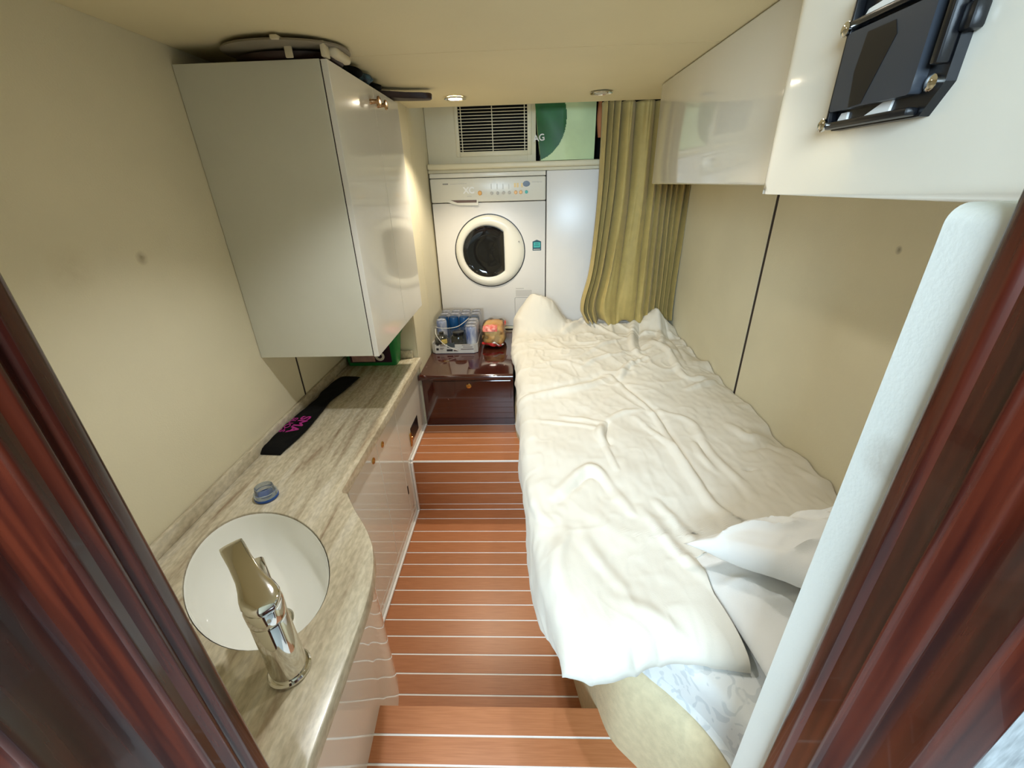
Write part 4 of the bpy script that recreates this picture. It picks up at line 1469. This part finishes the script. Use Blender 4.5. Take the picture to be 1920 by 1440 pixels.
M_LABR = mat('faded_red_label', (206, 84, 76), 0.4, rgb2=(224, 150, 138), vscale=70)
part('printed_label', on_bread(lambda u, v: (-0.66 + 0.95 * u, -0.72 + 0.25 * v, 0.42 + 0.34 * v), 14, 8, 1.07), M_LABR, br, smooth=70)
part('bag_end', on_bread(lambda u, v: (-0.80 + 1.6 * u, -0.8, -0.52 + 0.20 * v + 0.08 * math.sin(6 * u)), 30, 5, 1.12), M_REDP, br, smooth=70)
part('bag_end', on_bread(lambda u, v: (0.0 + 0.75 * u, -0.8, -0.26 - 0.22 * u + 0.07 * v + 0.05 * math.sin(9 * u)), 24, 4, 1.17), M_WHITEP, br, smooth=70)
part('bag_end', on_bread(lambda u, v: (0.85, -0.15 + 0.5 * u, 0.60 + 0.22 * v), 8, 5, 1.14), M_REDP, br, smooth=70)

# ================================================================== BUNK
bd = thing('bunk_base', 'beige upholstered bunk base with curved near corner', 'bunk', (0.4, 1.3, 0.0))
pl = [(XR - 0.002, 0.277)] + [(XR - 0.002, 2.368)] + [(p[0], p[1]) for p in catmull(BUNK, 5)]
# plan is ordered: right wall, far end, then the aisle side back to the near end
bm = bmesh.new()
cx_, cy_ = 0.40, 1.2
lev = [(0.0, 0.0), (0.36, 0.0), (0.41, -0.004), (0.445, -0.014), (0.462, -0.032), (0.467, -0.06)]
rows = []
pa = np.array(pl)
for z_, off in lev:
    # inset only the aisle side
    q = pa.copy()
    q[2:, 0] -= off
    rows.append([(p[0], p[1], z_ if True else 0) for p in q])
bm = grid(np.array(rows), closed=True)
bmesh.ops.holes_fill(bm, edges=[e for e in bm.edges if e.is_boundary], sides=0)
part('base', bm, M_BEDBASE, bd, smooth=50)
# mattress
mpl = pa.copy()
mpl[2:, 0] += 0.040
mpl[2:, 0] += np.clip((0.6 - mpl[2:, 1]) / 0.3, 0, 1) * 0.004
rows = []
for z_, off in ((0.468, 0.012), (0.475, 0.0), (0.53, -0.002), (0.550, -0.008), (0.556, -0.022)):
    q = mpl.copy()
    q[2:, 0] -= off
    q[:2, 0] = XR - 0.004
    q[0, 1] = 0.280
    q[-1, 1] = 0.280
    rows.append([(p[0], p[1], z_) for p in q])
bm = grid(np.array(rows), closed=True)
bmesh.ops.holes_fill(bm, edges=[e for e in bm.edges if e.is_boundary], sides=0)
tag(obj('mattress', bm, M_BROCADE, smooth=50), 'pale grey brocade mattress showing at the near end of the bunk', 'mattress')

# duvet -------------------------------------------------------------
NY, NX = 430, 260
Y0d, Y1d = 0.440, 2.335


def xedge(y):
    return np.interp(y, [0.36, 0.42, 0.48, 0.60, 0.76, 0.95, 1.2, 1.5, 1.75, 1.9, 2.05, 2.2, 2.34], [0.062, 0.062, 0.058, 0.030, 0.006, -0.006, -0.022, -0.030, -0.048, -0.066, -0.072, -0.068, -0.045])


def drop(y):
    return np.interp(y, [0.36, 0.44, 0.58, 0.8, 1.2, 1.5, 1.8, 2.1, 2.34], [0.046, 0.050, 0.13, 0.16, 0.105, 0.085, 0.052, 0.050, 0.050])


CREASE = [  # polylines in photo pixels, (height, width) in metres; negative = valley
    ([(979, 749), (1040, 737), (1085, 729), (1138, 711)], 0.016, 0.020),
    ([(985, 738), (1040, 727), (1085, 718), (1130, 702)], -0.014, 0.020),
    ([(1142, 706), (1184, 745), (1223, 781), (1259, 841), (1280, 880), (1315, 930), (1365, 990)], 0.010, 0.012),
    ([(1152, 706), (1194, 745), (1233, 781), (1269, 841), (1292, 880), (1327, 930)], -0.009, 0.011),
    ([(1131, 800), (1124, 823), (1133, 842)], 0.014, 0.010),
    ([(1140, 800), (1135, 822), (1143, 842)], -0.012, 0.009),
    ([(1131, 800), (1095, 790), (1050, 782)], 0.006, 0.010),
    ([(1124, 812), (1080, 800), (1010, 790)], 0.006, 0.010),
    ([(1136, 795), (1165, 780), (1200, 775)], 0.007, 0.010),
    ([(1188, 788), (1252, 841), (1298, 898), (1335, 960)], 0.008, 0.010),
    ([(1237, 774), (1294, 795), (1326, 845), (1372, 894), (1411, 933)], 0.008, 0.012),
    ([(1039, 937), (1068, 910), (1096, 889), (1117, 889), (1140, 918), (1184, 968)], 0.012, 0.013),
    ([(1050, 945), (1078, 918), (1100, 900), (1120, 903), (1150, 935)], -0.009, 0.012),
    ([(1133, 845), (1145, 870), (1155, 890)], 0.008, 0.007),
    ([(1301, 837), (1315, 862), (1340, 890)], 0.008, 0.010),
    ([(1310, 833), (1326, 860)], -0.008, 0.010),
    ([(1188, 604), (1184, 640), (1190, 662), (1209, 676)], 0.018, 0.013),
    ([(1200, 604), (1197, 640), (1204, 662)], -0.016, 0.012),
    ([(1209, 676), (1175, 690), (1160, 712)], 0.015, 0.012),
    ([(1057, 628), (1080, 616), (1099, 606), (1128, 595)], 0.018, 0.014),
    ([(1050, 616), (1080, 604), (1105, 596)], -0.014, 0.014),
    ([(1100, 665), (1130, 650), (1170, 640)], 0.010, 0.012),
    ([(1090, 690), (1120, 675), (1165, 668)], 0.010, 0.012),
    ([(1215, 600), (1235, 625), (1240, 655)], 0.018, 0.012),
    ([(1225, 650), (1250, 665), (1270, 690)], 0.014, 0.012),
    ([(1236, 610), (1262, 640), (1290, 690)], -0.012, 0.012),
    ([(1260, 680), (1280, 705), (1300, 712), (1335, 705)], 0.012, 0.012),
    ([(1290, 730), (1330, 715), (1345, 708)], 0.014, 0.012),
    ([(1370, 800), (1400, 820), (1440, 815)], 0.014, 0.016),
    ([(1400, 845), (1440, 835), (1470, 850)], -0.010, 0.014),
    ([(1500, 880), (1530, 900), (1560, 905)], 0.012, 0.014),
    ([(1395, 883), (1415, 882)], -0.008, 0.006),
    ([(1330, 950), (1380, 985), (1420, 1010)], 0.007, 0.010),
    ([(1060, 1000), (1045, 1060), (1060, 1120)], 0.009, 0.014),
    ([(1090, 990), (1110, 1040), (1170, 1110)], 0.006, 0.014),
    ([(1200, 960), (1260, 1030), (1340, 1110), (1420, 1190)], 0.009, 0.012),
    ([(1230, 950), (1290, 1010), (1330, 1060)], 0.008, 0.012),
    ([(1160, 1130), (1240, 1180), (1330, 1250)], 0.006, 0.014),
    ([(1210, 1262), (1200, 1240), (1185, 1215)], -0.010, 0.010),
    ([(1260, 1262), (1250, 1235), (1240, 1215)], -0.008, 0.009),
    ([(1310, 1262), (1300, 1235)], -0.008, 0.009),
    ([(1085, 1270), (1095, 1250), (1110, 1230)], -0.012, 0.010),
    ([(1105, 1290), (1115, 1262), (1130, 1245)], -0.012, 0.010),
    ([(1075, 1290), (1070, 1260)], 0.008, 0.010),
    ([(995, 900), (1010, 960), (1035, 985)], 0.008, 0.010),
    ([(1000, 690), (1050, 680), (1090, 690)], 0.006, 0.016),
    ([(1000, 650), (1030, 640), (1060, 655)], 0.006, 0.014),
]
vv = np.linspace(0, 1, NY)
uu = np.linspace(0, 1, NX)
R0 = 0.045
ys = Y0d + (Y1d - Y0d) * vv
YY = np.repeat(ys[:, None], NX, 1)
XE = xedge(YY)
DD = drop(YY)
XRT = np.interp(YY, [0.43, 0.55, 0.64, 0.70, 0.76], [0.375, 0.352, 0.345, 0.50, XR - 0.004])   # turned back by the pillow
Ltop = XRT - (XE + R0)
Larc = R0 * PI / 2
Ltot = Ltop + Larc + np.maximum(DD - R0, 0.0)
S_ = Ltot * uu[None, :]
XF = XRT - S_
ang = np.clip((S_ - Ltop) / R0, 0, PI / 2)
dn = np.maximum(S_ - Ltop - Larc, 0)
X_ = np.where(S_ < Ltop, XF, (XE + R0) - R0 * np.sin(ang))
DZ = np.where(S_ < Ltop, 0, R0 * (1 - np.cos(ang)) + dn)
NXv = -np.sin(ang)
NZv = np.cos(ang)
ZT0 = 0.597
# height field
H = 0.006 * vnoise(XF * 5, YY * 4) + 0.004 * vnoise(XF * 11 + 3, YY * 8)
wx, wy = XF + 0.03 * vnoise(XF * 7, YY * 7), YY + 0.03 * vnoise(XF * 6 + 9, YY * 6)
far_ = np.clip((YY - 1.35) / 0.5, 0, 1)
rgt = np.clip((XF - 0.1) / 0.5, 0, 1)
H += 0.0065 * (0.5 + 0.9 * far_) * (ridge((wx * 0.8 + wy * 0.5) * 9, (wy * 0.8 - wx * 0.5) * 3.4, 3) - 0.35)
H += 0.0105 * far_ * (0.3 + rgt) * (ridge(wx * 10, wy * 9 + 5, 3.0) - 0.35)
H += 0.0032 * (ridge(wx * 21, wy * 15, 2.5) - 0.4) * (0.5 + far_)
H += 0.0012 * vnoise(XF * 60, YY * 34)
H += 0.016 * np.exp(-(((XF - 0.06) / 0.14) ** 2 + ((YY - 2.18) / 0.16) ** 2)) * (ridge((wx + wy) * 9, (wy - wx) * 5 + 2, 2.5) - 0.4)
for line, hgt, wid in CREASE:
    w3 = [hit(u, v, 'z', 0.60)[:2] for u, v in line]
    w3 = np.array(catmull(w3, 5))
    best = np.full(XF.shape, 9.0)
    tt = np.zeros(XF.shape)
    cum = np.concatenate([[0], np.cumsum(np.linalg.norm(np.diff(w3, axis=0), axis=1))])
    for i in range(len(w3) - 1):
        a, b = w3[i], w3[i + 1]
        d = b - a
        L2 = max(d @ d, 1e-9)
        tq = np.clip(((XF - a[0]) * d[0] + (YY - a[1]) * d[1]) / L2, 0, 1)
        dist = np.hypot(XF - a[0] - tq * d[0], YY - a[1] - tq * d[1])
        upd = dist < best
        best = np.where(upd, dist, best)
        tt = np.where(upd, cum[i] + tq * math.sqrt(L2), tt)
    f = tt / max(cum[-1], 1e-6)
    H += hgt * np.exp(-(best / wid) ** 2) * np.sin(PI * np.clip(0.12 + 0.76 * f, 0, 1))
# large forms
Z_ = ZT0 + 0 * XF
Z_ += (-0.016 + 0.016 * vnoise(YY * 7 + 1.3, YY * 0 + 4.2) + 0.010 * vnoise(YY * 19, YY * 0 + 8.1)) * np.exp(-((XR - XF) / 0.07) ** 2) + 0.010 * np.clip((YY - 1.4) / 0.4, 0, 1)
Z_ += 0.150 * np.exp(-((np.abs(XF - 0.075) / 0.115) ** 2.8 + (np.abs(YY - 2.235) / 0.10) ** 2.6))         # bundled corner
Z_ += 0.055 * np.exp(-(((XF - 0.70) / 0.07) ** 2 + ((YY - 2.20) / 0.08) ** 2))
Z_ += 0.020 * np.exp(-(((YY - 2.20) / 0.07) ** 2))
Z_ += 0.012 * np.exp(-(((XF - 0.25) / 0.2) ** 2 + ((YY - 1.0) / 0.4) ** 2))
# near hem rolls down over the mattress end
tn = np.clip((YY - Y0d) / 0.085, 0, 1)
roll = (1 - np.sqrt(np.clip(1 - (1 - tn) ** 2, 0, 1)))
Z_ -= roll * (0.042 + 0.012 * np.clip((0.2 - XF) / 0.15, 0, 1)) * (1 - 0.9 * ang / (PI / 2))
Yo = YY + (0.008 * np.sin(XF * 22.0 + 2.3) + 0.012 * np.clip((XF - 0.14) / 0.08, 0, 1)) * np.clip(1 - (YY - Y0d) / 0.25, 0, 1)
# far hem comes down behind
tf = np.clip((Y1d - YY) / 0.05, 0, 1)
Z_ -= (1 - np.sqrt(np.clip(1 - (1 - tf) ** 2, 0, 1))) * 0.05
side = ang / (PI / 2)
X3 = X_ + NXv * H * 1.0 + side * 0.008 * np.sin(YY * 17 + 2 * np.sin(YY * 5)) * np.clip(dn / 0.05, 0, 1)
Z3 = Z_ - DZ + NZv * H
Z3 = np.maximum(Z3, 0.40)
P = np.stack([X3, Yo, Z3], -1)
tag(grid_obj('duvet', P, M_DUVET, thick=0.012), 'rumpled cream-white duvet spread over the bunk', 'duvet')


# pillows -----------------------------------------------------------
def pillow(name, label, c, rx, ry, sx, sy, th, m, seed):
    rx, ry = Vector(rx).normalized(), Vector(ry).normalized()
    nz = rx.cross(ry)
    n = 64
    u = np.linspace(-1, 1, n)[:, None] + np.zeros((1, n))
    v = np.linspace(-1, 1, n)[None, :] + np.zeros((n, 1))
    pin = 0.10
    X = u * (sx / 2) * (1 - pin * (1 - v ** 2) ** 1.0 * u ** 2)
    Y = v * (sy / 2) * (1 - pin * (1 - u ** 2) ** 1.0 * v ** 2)
    hh_ = th / 2 * (np.clip(1 - np.abs(u) ** 2.6, 0, 1) ** 0.55) * (np.clip(1 - np.abs(v) ** 2.6, 0, 1) ** 0.55)
    wr_ = 0.016 * (ridge(u * 2.2 + seed, v * 3.1, 3) - 0.4) + 0.004 * (ridge(u * 4 + v * 2 + seed, v * 3, 2) - 0.4)
    edge = np.clip(np.minimum(1 - np.abs(u), 1 - np.abs(v)) / 0.25, 0, 1)
    bm = bmesh.new()
    for sg in (1, -1):
        Hh = sg * (hh_ + wr_ * edge * (1 if sg > 0 else 0.3)) + 0.004 * np.sin(u * 7 + seed) * (1 - edge)
        P = np.zeros((n, n, 3))
        for q in range(3):
            P[:, :, q] = c[q] + X * rx[q] + Y * ry[q] + Hh * nz[q]
        grid(P, bm=bm)
    bmesh.ops.remove_doubles(bm, verts=bm.verts[:], dist=1e-5)
    # flange seam
    o = tag(obj(name, bm, m, smooth=70), label, 'pillow')
    ring = []
    for k in range(n):
        ring.append((k, 0))
    return o


pillow('pillow', 'white pillow with a pointed corner lying on top at the bunk head', (0.549, 0.552, 0.728), (0.60, -0.66, 0.30), (0.95, 0.10, 0.14), 0.26, 0.32, 0.13, M_PILLOW, 1.0)
pillow('pillow', 'lower white pillow under the pointed one at the bunk head', (0.556, 0.480, 0.606), (0.95, 0.05, 0.02), (-0.14, 0.98, 0.0), 0.41, 0.40, 0.090, M_PILLOW, 5.0)
